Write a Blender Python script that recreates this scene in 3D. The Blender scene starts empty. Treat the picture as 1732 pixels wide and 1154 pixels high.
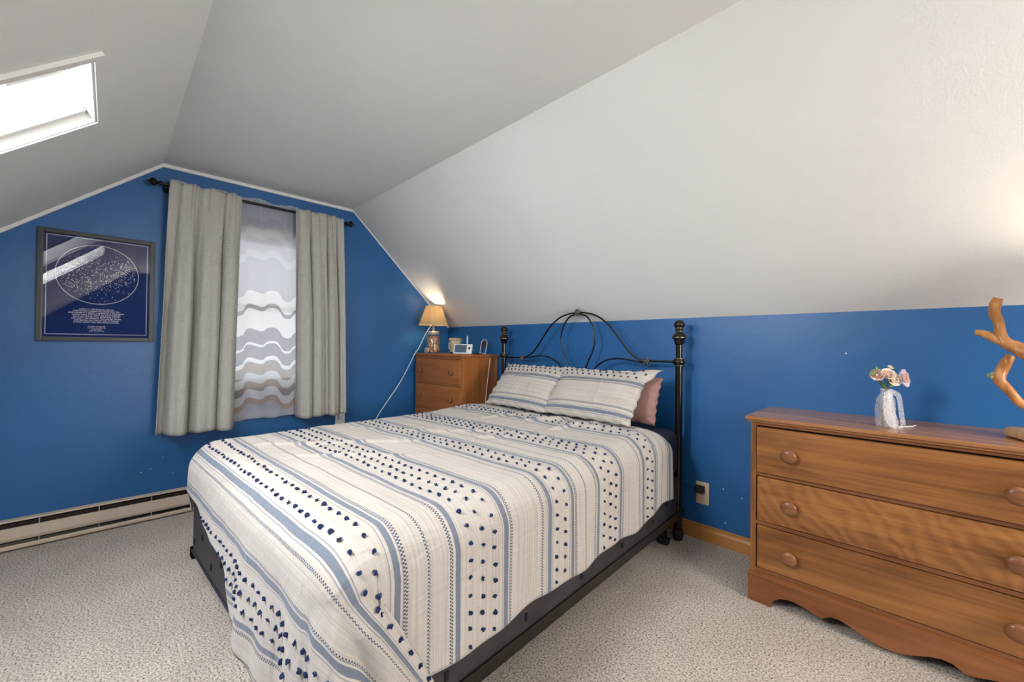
import bpy, bmesh, math, random
from mathutils import Vector, Matrix, noise
from math import sin, cos, pi, atan2, hypot, radians, sqrt, exp
random.seed(7)
scene = bpy.context.scene
C = scene.collection

# ------------------------------------------------------------------ camera, world, light, exposure
F_PX, YAW, PITCH, ROLL = 692.3, 0.7936, 0.0098, 0.0110
fw = Vector((-sin(YAW)*cos(PITCH), cos(YAW)*cos(PITCH), sin(PITCH)))
rt = Vector((cos(YAW), sin(YAW), 0)); up = rt.cross(fw)
r2 = rt*cos(ROLL)+up*sin(ROLL); u2 = -rt*sin(ROLL)+up*cos(ROLL)
cam = bpy.data.cameras.new('camera'); cam.sensor_width = 36; cam.lens = F_PX*36/1732
cam.clip_start = 0.02
camo = bpy.data.objects.new('camera', cam); C.objects.link(camo)
M = Matrix((r2, u2, -fw)).transposed().to_4x4(); M.translation = Vector((3.0925, -2.2173, 1.0))
camo.matrix_world = M
scene.camera = camo
scene.view_settings.view_transform = 'Standard'
scene.view_settings.look = 'None'
scene.view_settings.gamma = 1
scene.view_settings.use_curve_mapping = False
scene.view_settings.exposure = 0.45

W = bpy.data.worlds.new('World'); scene.world = W; W.use_nodes = True
bg = W.node_tree.nodes['Background']; bg.inputs[0].default_value = (0.90, 0.95, 1.0, 1); bg.inputs[1].default_value = 1.0

def portal(name, loc, direction, sx, sy):
    l = bpy.data.lights.new(name, 'AREA'); l.shape = 'RECTANGLE'; l.size = sx; l.size_y = sy
    l.cycles.is_portal = True
    o = bpy.data.objects.new(name, l); C.objects.link(o); o.location = loc
    o.rotation_euler = Vector(direction).to_track_quat('-Z', 'Y').to_euler(); return o

def lamp_light(name, loc, power, color, radius=0.03):
    l = bpy.data.lights.new(name, 'POINT'); l.energy = power; l.color = color; l.shadow_soft_size = radius
    o = bpy.data.objects.new(name, l); C.objects.link(o); o.location = loc; return o

# room numbers (metres)
ZK, ZC, YB, YR = 1.156, 2.022, -0.906, -2.010       # knee wall height, ceiling, breaks
SR = (ZC-ZK)/(-YB); SL = 0.853
YL = YR-(ZC-ZK)/SL; XE = 5.3                         # left knee wall, end wall
ADDED_WIN = (-1.66, -0.46, 0.75, 1.72)  # unseen end-wall window, added to light the room

def area(name, loc, direction, sx, sy, power, color=(1, 1, 1)):
    l = bpy.data.lights.new(name, 'AREA'); l.shape = 'RECTANGLE'; l.size = sx; l.size_y = sy; l.energy = power; l.color = color
    o = bpy.data.objects.new(name, l); C.objects.link(o); o.location = loc
    o.rotation_euler = Vector(direction).to_track_quat('-Z', 'Y').to_euler(); return o
# daylight by the skylight; second skylight and end window are unseen, added as fill
SKY_N = Vector((0, -SL, 1)).normalized()
area('daylight_skylight', Vector((1.185, -2.546, ZC-SL*(YR+2.546)))+SKY_N*0.215, -SKY_N, 0.40, 0.66, 9, (0.97, 0.985, 1.0))
area('fill_added_skylight', Vector((2.02, -2.546, ZC-SL*(YR+2.546)))+SKY_N*0.215, -SKY_N, 0.36, 0.62, 28, (0.97, 0.985, 1.0))
area('fill_added_window', (XE-0.01, (ADDED_WIN[0]+ADDED_WIN[1])/2, (ADDED_WIN[2]+ADDED_WIN[3])/2), (-1, 0, 0.5), ADDED_WIN[3]-ADDED_WIN[2], ADDED_WIN[1]-ADDED_WIN[0], 64, (1.0, 0.94, 0.87))
portal('portal_added_window', (XE+0.06, (ADDED_WIN[0]+ADDED_WIN[1])/2, (ADDED_WIN[2]+ADDED_WIN[3])/2), (-1, 0, 0), ADDED_WIN[3]-ADDED_WIN[2], ADDED_WIN[1]-ADDED_WIN[0])

# ------------------------------------------------------------------ materials
def newmat(name):
    m = bpy.data.materials.new(name); m.use_nodes = True
    nt = m.node_tree; b = nt.nodes['Principled BSDF']; return m, nt, b
def N(nt, t, **kw):
    n = nt.nodes.new(t)
    for k, v in kw.items():
        if k.startswith('i_'):
            key = k[2:]; key = int(key) if key.isdigit() else key.replace('_', ' ')
            n.inputs[key].default_value = v
        else: setattr(n, k, v)
    return n
def L(nt, a, b): nt.links.new(a, b)
def srgb(r, g, b):
    f = lambda c: (c/255/12.92) if c/255 <= 0.04045 else ((c/255+0.055)/1.055)**2.4
    return (f(r), f(g), f(b), 1)
def ramp(nt, stops, interp='LINEAR'):
    r = N(nt, 'ShaderNodeValToRGB'); e = r.color_ramp; e.interpolation = interp
    while len(e.elements) < len(stops): e.elements.new(0.5)
    for i, (p, c) in enumerate(stops): e.elements[i].position = p; e.elements[i].color = c
    return r
def plain(name, col, rough=0.5, metal=0.0, bump=0.0, scale=60, var=0.08, spec=0.5, coat=0.0):
    m, nt, b = newmat(name)
    tc = N(nt, 'ShaderNodeTexCoord'); n = N(nt, 'ShaderNodeTexNoise', i_Scale=scale, i_Detail=4.0)
    L(nt, tc.outputs['Object'], n.inputs['Vector'])
    c = Vector(col[:3])
    rp = ramp(nt, [(0.3, (*(c*(1-var)), 1)), (0.7, (*(c*(1+var)), 1))]); L(nt, n.outputs['Fac'], rp.inputs[0])
    L(nt, rp.outputs[0], b.inputs['Base Color'])
    b.inputs['Roughness'].default_value = rough; b.inputs['Metallic'].default_value = metal
    b.inputs['Specular IOR Level'].default_value = spec; b.inputs['Coat Weight'].default_value = coat
    if bump:
        bp = N(nt, 'ShaderNodeBump', i_Strength=bump, i_Distance=0.002); L(nt, n.outputs['Fac'], bp.inputs['Height']); L(nt, bp.outputs[0], b.inputs['Normal'])
    return m

def paint(name, col, rough, spec=0.5, bump=0.25, scale=140, blot=0.05):
    m, nt, b = newmat(name)
    tc = N(nt, 'ShaderNodeTexCoord')
    n = N(nt, 'ShaderNodeTexNoise', i_Scale=scale, i_Detail=3.0); L(nt, tc.outputs['Object'], n.inputs['Vector'])
    n2 = N(nt, 'ShaderNodeTexNoise', i_Scale=2.6, i_Detail=6.0); L(nt, tc.outputs['Object'], n2.inputs['Vector'])
    c = Vector(col[:3])
    rp = ramp(nt, [(0.35, (*(c*(1-blot)), 1)), (0.65, (*(c*(1+blot)), 1))]); L(nt, n2.outputs['Fac'], rp.inputs[0])
    L(nt, rp.outputs[0], b.inputs['Base Color']); b.inputs['Roughness'].default_value = rough; b.inputs['Specular IOR Level'].default_value = spec
    bp = N(nt, 'ShaderNodeBump', i_Strength=bump, i_Distance=0.0015); L(nt, n.outputs['Fac'], bp.inputs['Height']); 
    n3 = N(nt, 'ShaderNodeTexNoise', i_Scale=9.0, i_Detail=2.0); L(nt, tc.outputs['Object'], n3.inputs['Vector'])
    bp2 = N(nt, 'ShaderNodeBump', i_Strength=0.25, i_Distance=0.006); L(nt, n3.outputs['Fac'], bp2.inputs['Height']); L(nt, bp.outputs[0], bp2.inputs['Normal'])
    L(nt, bp2.outputs[0], b.inputs['Normal'])
    return m
m_blue = paint('blue_paint', (0.014, 0.108, 0.305), 0.40, 0.5)
m_ceil = paint('white_ceiling_paint', (0.72, 0.725, 0.70), 0.85, 0.2, bump=0.6, scale=150, blot=0.015)
m_white = plain('white_gloss_trim', (0.74, 0.74, 0.72), 0.4, var=0.02)
m_cream = plain('cream_enamel', (0.56, 0.46, 0.36), 0.4, var=0.04)
m_lip = plain('beige_enamel', (0.42, 0.37, 0.31), 0.45, var=0.05)
m_fin = plain('dark_heater_fins', (0.035, 0.022, 0.016), 0.6, 0.3)
m_black = plain('black_metal', (0.012, 0.011, 0.011), 0.38, 0.6)
m_iron = plain('bronze_black_metal', (0.030, 0.024, 0.020), 0.28, 0.85, coat=0.3)
m_castm = plain('antiqued_casting', (0.16, 0.14, 0.12), 0.4, 0.8, bump=0.6, scale=120, var=0.5)
m_gold = plain('antique_ring', (0.26, 0.20, 0.13), 0.35, 0.8)
m_rubber = plain('black_rubber', (0.012, 0.012, 0.013), 0.6)
m_navy = plain('navy_sheet', (0.010, 0.016, 0.038), 0.9, var=0.15, bump=0.3, scale=300)
m_mauve = plain('mauve_cotton', (0.32, 0.175, 0.155), 0.9, bump=0.3, scale=250, var=0.05)
m_tuft = plain('navy_yarn', (0.008, 0.022, 0.085), 0.95, bump=0.8, scale=400, var=0.4)
m_plastic = plain('white_plastic', (0.72, 0.73, 0.75), 0.35, var=0.01)
m_ivory = plain('ivory_plastic', (0.62, 0.50, 0.33), 0.4, var=0.02)
m_dark = plain('dark_gap', (0.006, 0.005, 0.005), 0.9)
m_cord = plain('white_cord', (0.75, 0.75, 0.75), 0.5, var=0.01)
m_screen = plain('grey_lcd_screen', (0.09, 0.13, 0.18), 0.12, var=0.05, scale=20)
m_linen_dk = plain('black_slot', (0.01, 0.01, 0.01), 0.5)

def boxspring_mat():
    m, nt, b = newmat('charcoal_ticking')
    tc = N(nt, 'ShaderNodeTexCoord')
    n = N(nt, 'ShaderNodeTexNoise', i_Scale=14.0, i_Detail=5.0); L(nt, tc.outputs['Object'], n.inputs['Vector'])
    rp = ramp(nt, [(0.35, (0.018, 0.016, 0.019, 1)), (0.7, (0.036, 0.032, 0.036, 1))]); L(nt, n.outputs['Fac'], rp.inputs[0])
    L(nt, rp.outputs[0], b.inputs['Base Color']); b.inputs['Roughness'].default_value = 0.55
    return m
m_box = boxspring_mat()

def wood(name, dark, mid, light, axis='X', scale=1.0, rough=0.33, figure=0.0):
    m, nt, b = newmat(name)
    tc = N(nt, 'ShaderNodeTexCoord')
    mp = N(nt, 'ShaderNodeMapping')
    s = {'X': (1.2, 9, 9), 'Y': (9, 1.2, 9), 'Z': (9, 9, 1.2)}[axis]
    mp.inputs['Scale'].default_value = [v*scale*0.8 for v in s]
    L(nt, tc.outputs['Object'], mp.inputs['Vector'])
    n = N(nt, 'ShaderNodeTexNoise', i_Scale=1.3, i_Detail=8.0, i_Roughness=0.62, i_Distortion=1.1); L(nt, mp.outputs[0], n.inputs['Vector'])
    mp2 = N(nt, 'ShaderNodeMapping'); s2 = {'X': (2, 120, 120), 'Y': (120, 2, 120), 'Z': (120, 120, 2)}[axis]
    mp2.inputs['Scale'].default_value = s2; L(nt, tc.outputs['Object'], mp2.inputs['Vector'])
    g = N(nt, 'ShaderNodeTexNoise', i_Scale=1.0, i_Detail=3.0); L(nt, mp2.outputs[0], g.inputs['Vector'])
    mx = N(nt, 'ShaderNodeMath', operation='MULTIPLY_ADD', i_1=0.34, i_2=-0.06); L(nt, g.outputs['Fac'], mx.inputs[0])
    ad = N(nt, 'ShaderNodeMath', operation='ADD'); L(nt, n.outputs['Fac'], ad.inputs[0]); L(nt, mx.outputs[0], ad.inputs[1])
    val = ad.outputs[0]
    if figure:
        mp3 = N(nt, 'ShaderNodeMapping'); mp3.inputs['Rotation'].default_value = (0, radians(35), 0); L(nt, tc.outputs['Object'], mp3.inputs['Vector'])
        wv = N(nt, 'ShaderNodeTexWave', i_Scale=7.0, i_Distortion=11.0, i_Detail=3.0, i_Detail_Scale=1.0); L(nt, mp3.outputs[0], wv.inputs['Vector'])
        a2 = N(nt, 'ShaderNodeMath', operation='MULTIPLY_ADD', i_1=figure); L(nt, wv.outputs['Fac'], a2.inputs[0]); L(nt, val, a2.inputs[2]); val = a2.outputs[0]
    rp = ramp(nt, [(0.26, dark), (0.52, mid), (0.88, light)]); L(nt, val, rp.inputs[0])
    L(nt, rp.outputs[0], b.inputs['Base Color']); b.inputs['Roughness'].default_value = rough
    b.inputs['Coat Weight'].default_value = 0.06; b.inputs['Coat Roughness'].default_value = 0.25; b.inputs['Specular IOR Level'].default_value = 0.35
    bp = N(nt, 'ShaderNodeBump', i_Strength=0.12, i_Distance=0.001); L(nt, ad.outputs[0], bp.inputs['Height']); L(nt, bp.outputs[0], b.inputs['Normal'])
    return m
Wd, Wm, Wl = (0.050, 0.017, 0.005, 1), (0.195, 0.074, 0.020, 1), (0.38, 0.165, 0.052, 1)
m_wood = wood('maple_drawer_wood', Wd, Wm, Wl, 'X')
m_woodfig = wood('figured_drawer_wood', Wd, Wm, Wl, 'X', figure=0.12)
m_woodtop = wood('maple_top_wood', (0.13, 0.052, 0.019, 1), (0.29, 0.125, 0.048, 1), (0.44, 0.22, 0.095, 1), 'X', rough=0.25)
m_woodside = wood('maple_side_wood', Wd, Wm, Wl, 'Z')
m_woodbase = wood('dark_maple_base', (0.07, 0.022, 0.009, 1), (0.19, 0.066, 0.022, 1), (0.30, 0.12, 0.045, 1), 'X')
m_knob = wood('knob_wood', (0.07, 0.028, 0.012, 1), (0.175, 0.070, 0.028, 1), (0.27, 0.115, 0.048, 1), 'X', scale=3, rough=0.28)
c1, c2, c3 = (0.16, 0.045, 0.012, 1), (0.31, 0.105, 0.026, 1), (0.46, 0.18, 0.05, 1)
m_chest = wood('red_maple_wood', c1, c2, c3, 'X', rough=0.3)
m_chestside = wood('red_maple_side', c1, c2, c3, 'Z', rough=0.3)
m_base = wood('honey_oak_baseboard', (0.26, 0.10, 0.02, 1), (0.42, 0.18, 0.045, 1), (0.52, 0.25, 0.08, 1), 'X', rough=0.35)
m_drift = wood('varnished_driftwood', (0.13, 0.035, 0.01, 1), (0.42, 0.17, 0.05, 1), (0.62, 0.31, 0.12, 1), 'Z', scale=4.5, rough=0.3)
m_slab = wood('pale_wood_slab', (0.22, 0.11, 0.045, 1), (0.42, 0.25, 0.11, 1), (0.58, 0.38, 0.2, 1), 'Z', scale=3, rough=0.4)

def carpet():
    m, nt, b = newmat('beige_carpet')
    tc = N(nt, 'ShaderNodeTexCoord')
    n = N(nt, 'ShaderNodeTexNoise', i_Scale=165.0, i_Detail=4.0, i_Roughness=0.75); L(nt, tc.outputs['Object'], n.inputs['Vector'])
    v = N(nt, 'ShaderNodeTexNoise', i_Scale=60.0, i_Detail=5.0); L(nt, tc.outputs['Object'], v.inputs['Vector'])
    rp = ramp(nt, [(0.35, (0.05, 0.034, 0.028, 1)), (0.43, (0.27, 0.22, 0.18, 1)), (0.49, (0.48, 0.42, 0.365, 1)), (0.64, (0.67, 0.61, 0.55, 1))])
    L(nt, n.outputs['Fac'], rp.inputs[0])
    n2 = N(nt, 'ShaderNodeTexNoise', i_Scale=5.0, i_Detail=3.0); L(nt, tc.outputs['Object'], n2.inputs['Vector'])
    r2_ = ramp(nt, [(0.3, (0.90, 0.90, 0.90, 1)), (0.7, (1.06, 1.06, 1.06, 1))]); L(nt, n2.outputs['Fac'], r2_.inputs[0])
    mx = N(nt, 'ShaderNodeMix', data_type='RGBA', blend_type='MULTIPLY'); mx.inputs[0].default_value = 1
    L(nt, rp.outputs[0], mx.inputs[6]); L(nt, r2_.outputs[0], mx.inputs[7]); L(nt, mx.outputs[2], b.inputs['Base Color'])
    b.inputs['Roughness'].default_value = 1.0; b.inputs['Specular IOR Level'].default_value = 0.1
    bp = N(nt, 'ShaderNodeBump', i_Strength=0.55, i_Distance=0.004); L(nt, n.outputs['Fac'], bp.inputs['Height'])
    bp2 = N(nt, 'ShaderNodeBump', i_Strength=0.6, i_Distance=0.006); L(nt, v.outputs['Fac'], bp2.inputs['Height']); L(nt, bp.outputs[0], bp2.inputs['Normal'])
    L(nt, bp2.outputs[0], b.inputs['Normal'])
    return m
m_carpet = carpet()

PER = 0.66; VA = 1.837
def spread_mat():
    """white cotton woven with blue stripes; UV.x = across, UV.y = along the cloth (metres)"""
    m, nt, b = newmat('striped_cotton')
    uv = N(nt, 'ShaderNodeUVMap', uv_map='UVMap'); sp = N(nt, 'ShaderNodeSeparateXYZ'); L(nt, uv.outputs[0], sp.inputs[0])
    nz = N(nt, 'ShaderNodeTexNoise', i_Scale=14.0, i_Detail=2.0); L(nt, uv.outputs[0], nz.inputs['Vector'])
    wob = N(nt, 'ShaderNodeMath', operation='MULTIPLY_ADD', i_1=0.004, i_2=-0.002); L(nt, nz.outputs['Fac'], wob.inputs[0])
    vv = N(nt, 'ShaderNodeMath', operation='ADD'); L(nt, sp.outputs['Y'], vv.inputs[0]); L(nt, wob.outputs[0], vv.inputs[1])
    s = N(nt, 'ShaderNodeMath', operation='SUBTRACT', i_0=VA+4*PER); L(nt, vv.outputs[0], s.inputs[1])
    d = N(nt, 'ShaderNodeMath', operation='DIVIDE', i_1=PER); L(nt, s.outputs[0], d.inputs[0])
    ph = N(nt, 'ShaderNodeMath', operation='FRACT'); L(nt, d.outputs[0], ph.inputs[0])     # 0..1 in a period
    # bands
    stops = [(0.0, 1)]
    bl = []
    def add(c, hw, k): bl.append(((c-hw)/PER, (c+hw)/PER, k))
    H = 0.0085; T = 0.0012; BL = 1.0; TH = 0.75
    for c in (0.0, 0.122, 0.290, 0.462):
        if c > 0: add(c, H, BL)
        for q in (-0.0155, 0.0155):
            if c+q > 0: add(c+q, T, TH)
    add(PER-0.0155, T, TH)
    bl += [(0.0, H/PER, BL), (1-H/PER, 1.0, BL)]
    bl.sort()
    def mask(lst):
        st = [(0.0, (0, 0, 0, 1))]
        for a, e, k in lst:
            if a <= 0: st[0] = (0.0, (k, k, k, 1))
            else: st.append((a, (k, k, k, 1)))
            if e < 1: st.append((e, (0, 0, 0, 1)))
        r = ramp(nt, st, 'CONSTANT'); L(nt, ph.outputs[0], r.inputs[0]); return r.outputs[0]
    half = len(bl)//2
    ma, mb = mask(bl[:half]), mask(bl[half:])
    mm = N(nt, 'ShaderNodeMath', operation='MAXIMUM'); L(nt, ma, mm.inputs[0]); L(nt, mb, mm.inputs[1])
    # fine pencil lines in the plain sections
    ml = mask([(0.50/PER, 0.61/PER, 1.0), (0.155/PER, 0.196/PER, 1.0), (0.214/PER, 0.26/PER, 1.0)])
    wn = N(nt, 'ShaderNodeTexNoise', noise_dimensions='1D', i_Scale=1.0, i_Detail=2.0)
    w1 = N(nt, 'ShaderNodeMath', operation='MULTIPLY', i_1=260.0); L(nt, sp.outputs['Y'], w1.inputs[0]); L(nt, w1.outputs[0], wn.inputs['W'])
    wr = ramp(nt, [(0.56, (0, 0, 0, 1)), (0.68, (0.26, 0.26, 0.26, 1))]); L(nt, wn.outputs['Fac'], wr.inputs[0])
    fl = N(nt, 'ShaderNodeMath', operation='MULTIPLY'); L(nt, ml, fl.inputs[0]); L(nt, wr.outputs[0], fl.inputs[1])
    # braids: small checks
    BR = [0.143, 0.204, 0.270, 0.482, 0.622]; bh = 0.0048
    mbz = mask([((c-bh)/PER, (c+bh)/PER, 1.0) for c in BR])
    side = mask([((c)/PER, (c+bh)/PER, 1.0) for c in BR])
    ux = N(nt, 'ShaderNodeMath', operation='MULTIPLY_ADD', i_1=1/0.0085); L(nt, sp.outputs['X'], ux.inputs[0])
    hs = N(nt, 'ShaderNodeMath', operation='MULTIPLY', i_1=0.5); L(nt, side, hs.inputs[0]); L(nt, hs.outputs[0], ux.inputs[2])
    fr = N(nt, 'ShaderNodeMath', operation='FRACT'); L(nt, ux.outputs[0], fr.inputs[0])
    gt = N(nt, 'ShaderNodeMath', operation='GREATER_THAN', i_1=0.5); L(nt, fr.outputs[0], gt.inputs[0])
    bz = N(nt, 'ShaderNodeMath', operation='MULTIPLY'); L(nt, mbz, bz.inputs[0]); L(nt, gt.outputs[0], bz.inputs[1])
    # colours
    weave = N(nt, 'ShaderNodeTexNoise', i_Scale=900.0, i_Detail=1.0); L(nt, uv.outputs[0], weave.inputs['Vector'])
    slub_m = N(nt, 'ShaderNodeMapping'); slub_m.inputs['Scale'].default_value = (3, 160, 1); L(nt, uv.outputs[0], slub_m.inputs[0])
    slub = N(nt, 'ShaderNodeTexNoise', i_Scale=1.0, i_Detail=4.0); L(nt, slub_m.outputs[0], slub.inputs['Vector'])
    base = ramp(nt, [(0.3, (0.41, 0.365, 0.325, 1)), (0.6, (0.51, 0.475, 0.435, 1))]); L(nt, slub.outputs['Fac'], base.inputs[0])
    def mixc(fac, a, col, k=1.0):
        x = N(nt, 'ShaderNodeMix', data_type='RGBA')
        f = N(nt, 'ShaderNodeMath', operation='MULTIPLY', i_1=k); L(nt, fac, f.inputs[0])
        L(nt, f.outputs[0], x.inputs[0]); L(nt, a, x.inputs[6]); x.inputs[7].default_value = col; return x.outputs[2]
    c = mixc(fl.outputs[0], base.outputs[0], (0.13, 0.14, 0.165, 1))
    c = mixc(mm.outputs[0], c, (0.125, 0.155, 0.205, 1), 0.9)
    c = mixc(bz.outputs[0], c, (0.022, 0.050, 0.095, 1), 0.9)
    L(nt, c, b.inputs['Base Color']); b.inputs['Roughness'].default_value = 0.95; b.inputs['Specular IOR Level'].default_value = 0.15
    b.inputs['Sheen Weight'].default_value = 0.15
    bp = N(nt, 'ShaderNodeBump', i_Strength=0.25, i_Distance=0.001); L(nt, weave.outputs['Fac'], bp.inputs['Height'])
    # fine creases
    cm = N(nt, 'ShaderNodeMapping'); cm.inputs['Scale'].default_value = (16, 4, 1); L(nt, uv.outputs[0], cm.inputs[0])
    cn = N(nt, 'ShaderNodeTexNoise', i_Scale=1.0, i_Detail=4.0, i_Distortion=0.6); L(nt, cm.outputs[0], cn.inputs['Vector'])
    bp2 = N(nt, 'ShaderNodeBump', i_Strength=0.75, i_Distance=0.014); L(nt, cn.outputs['Fac'], bp2.inputs['Height']); L(nt, bp.outputs[0], bp2.inputs['Normal'])
    L(nt, bp2.outputs[0], b.inputs['Normal'])
    return m
m_spread = spread_mat()

def linen():
    m, nt, b = newmat('grey_linen')
    tc = N(nt, 'ShaderNodeTexCoord')
    mp = N(nt, 'ShaderNodeMapping'); mp.inputs['Scale'].default_value = (40, 260, 14); L(nt, tc.outputs['Object'], mp.inputs[0])
    n = N(nt, 'ShaderNodeTexNoise', i_Scale=1.0, i_Detail=3.0); L(nt, mp.outputs[0], n.inputs['Vector'])
    mp2 = N(nt, 'ShaderNodeMapping'); mp2.inputs['Scale'].default_value = (14, 30, 320); L(nt, tc.outputs['Object'], mp2.inputs[0])
    n2 = N(nt, 'ShaderNodeTexNoise', i_Scale=1.0, i_Detail=3.0); L(nt, mp2.outputs[0], n2.inputs['Vector'])
    ad = N(nt, 'ShaderNodeMath', operation='ADD'); L(nt, n.outputs['Fac'], ad.inputs[0]); L(nt, n2.outputs['Fac'], ad.inputs[1])
    hf = N(nt, 'ShaderNodeMath', operation='MULTIPLY', i_1=0.5); L(nt, ad.outputs[0], hf.inputs[0])
    rp = ramp(nt, [(0.36, (0.36, 0.355, 0.32, 1)), (0.64, (0.46, 0.455, 0.42, 1))]); L(nt, hf.outputs[0], rp.inputs[0])
    L(nt, rp.outputs[0], b.inputs['Base Color']); b.inputs['Roughness'].default_value = 0.95; b.inputs['Specular IOR Level'].default_value = 0.1
    bp = N(nt, 'ShaderNodeBump', i_Strength=0.3, i_Distance=0.001); L(nt, hf.outputs[0], bp.inputs['Height']); L(nt, bp.outputs[0], b.inputs['Normal'])
    return m
m_linen = linen()

def sheer_mat(plainw=False):
    m, nt, b = newmat('sheer_voile_plain' if plainw else 'sheer_voile_painted_shadow')
    out = nt.nodes['Material Output']; nt.nodes.remove(b)
    if plainw:
        col = None; op = None
    else:
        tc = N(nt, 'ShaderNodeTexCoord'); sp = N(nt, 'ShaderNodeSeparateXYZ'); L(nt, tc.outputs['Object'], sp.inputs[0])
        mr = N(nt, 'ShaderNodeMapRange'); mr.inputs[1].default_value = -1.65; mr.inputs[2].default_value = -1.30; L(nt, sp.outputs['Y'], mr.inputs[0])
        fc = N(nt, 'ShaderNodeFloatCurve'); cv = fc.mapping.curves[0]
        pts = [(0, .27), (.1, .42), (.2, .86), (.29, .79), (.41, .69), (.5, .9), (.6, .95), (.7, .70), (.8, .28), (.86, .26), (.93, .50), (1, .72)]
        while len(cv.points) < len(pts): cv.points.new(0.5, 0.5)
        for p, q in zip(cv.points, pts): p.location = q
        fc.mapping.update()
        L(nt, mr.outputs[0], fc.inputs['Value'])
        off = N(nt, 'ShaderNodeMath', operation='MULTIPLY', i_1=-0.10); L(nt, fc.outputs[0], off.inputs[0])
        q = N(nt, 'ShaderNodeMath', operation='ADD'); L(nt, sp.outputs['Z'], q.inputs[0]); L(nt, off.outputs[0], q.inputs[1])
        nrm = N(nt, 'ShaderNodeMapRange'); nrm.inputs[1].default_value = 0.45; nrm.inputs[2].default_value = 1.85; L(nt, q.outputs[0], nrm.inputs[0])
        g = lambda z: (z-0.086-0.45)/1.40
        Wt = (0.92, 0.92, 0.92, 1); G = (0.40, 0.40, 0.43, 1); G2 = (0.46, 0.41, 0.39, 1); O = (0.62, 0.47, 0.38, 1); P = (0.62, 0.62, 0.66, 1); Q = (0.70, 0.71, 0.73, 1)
        st = [(0, P), (g(.605), O), (g(.640), Wt), (g(.700), G2), (g(.745), Q), (g(.800), G2), (g(.872), Wt), (g(.897), G), (g(.984), Wt), (g(1.0), G), (g(1.085), Wt), (g(1.215), G), (g(1.245), Wt), (g(1.33), P), (g(1.55), Q), (g(1.60), P), (g(1.68), Q), (g(1.74), P), (g(1.80), Q)]  # wavy shadow bands painted into the cloth colour
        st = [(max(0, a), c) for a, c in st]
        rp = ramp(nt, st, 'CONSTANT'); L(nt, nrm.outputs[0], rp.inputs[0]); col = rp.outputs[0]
    tr = N(nt, 'ShaderNodeBsdfTransparent'); tl = N(nt, 'ShaderNodeBsdfTranslucent'); df = N(nt, 'ShaderNodeBsdfDiffuse')
    for x in (tl, df):
        x.inputs['Color'].default_value = (0.85, 0.85, 0.87, 1)
        if col is not None: L(nt, col, x.inputs['Color'])
    m1 = N(nt, 'ShaderNodeMixShader', i_0=0.45); L(nt, tl.outputs[0], m1.inputs[1]); L(nt, df.outputs[0], m1.inputs[2])
    m2 = N(nt, 'ShaderNodeMixShader', i_0=0.86 if not plainw else 0.8); L(nt, tr.outputs[0], m2.inputs[1]); L(nt, m1.outputs[0], m2.inputs[2])
    L(nt, m2.outputs[0], out.inputs['Surface'])
    return m
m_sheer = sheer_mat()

def organza():
    m, nt, b = newmat('white_organza'); out = nt.nodes['Material Output']; nt.nodes.remove(b)
    tc = N(nt, 'ShaderNodeTexCoord'); n = N(nt, 'ShaderNodeTexNoise', i_Scale=300.0); L(nt, tc.outputs['Object'], n.inputs['Vector'])
    rp = ramp(nt, [(0.4, (0.22, 0.22, 0.22, 1)), (0.7, (0.42, 0.42, 0.42, 1))]); L(nt, n.outputs['Fac'], rp.inputs[0])
    tr = N(nt, 'ShaderNodeBsdfTransparent'); df = N(nt, 'ShaderNodeBsdfDiffuse'); df.inputs[0].default_value = (0.85, 0.83, 0.84, 1)
    mx = N(nt, 'ShaderNodeMixShader'); L(nt, rp.outputs[0], mx.inputs[0]); L(nt, tr.outputs[0], mx.inputs[1]); L(nt, df.outputs[0], mx.inputs[2]); L(nt, mx.outputs[0], out.inputs['Surface'])
    return m
m_organza = organza()

def glass_pane(name, rough=0.0, tint=(1, 1, 1, 1), k=1.0):
    """thin pane: clear transmission plus a fresnel reflection"""
    m, nt, b = newmat(name); out = nt.nodes['Material Output']; nt.nodes.remove(b)
    tr = N(nt, 'ShaderNodeBsdfTransparent'); tr.inputs[0].default_value = tint
    gl = N(nt, 'ShaderNodeBsdfGlossy'); gl.inputs['Roughness'].default_value = rough
    fr = N(nt, 'ShaderNodeLayerWeight', i_Blend=0.5); pw = N(nt, 'ShaderNodeMath', operation='POWER', i_1=5.0); L(nt, fr.outputs['Facing'], pw.inputs[0])
    ml = N(nt, 'ShaderNodeMath', operation='MULTIPLY_ADD', i_1=0.9*k, i_2=0.04*k); L(nt, pw.outputs[0], ml.inputs[0]); ml.use_clamp = True
    mx = N(nt, 'ShaderNodeMixShader'); L(nt, ml.outputs[0], mx.inputs[0]); L(nt, tr.outputs[0], mx.inputs[1]); L(nt, gl.outputs[0], mx.inputs[2]); L(nt, mx.outputs[0], out.inputs['Surface'])
    return m
m_pane = glass_pane('window_glass')
m_picglass = glass_pane('picture_glass', 0.0, (1, 1, 1, 1), 1.1)
m_jarglass = glass_pane('jar_glass', 0.03, (0.93, 0.95, 0.93, 1), 1.5)

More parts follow.
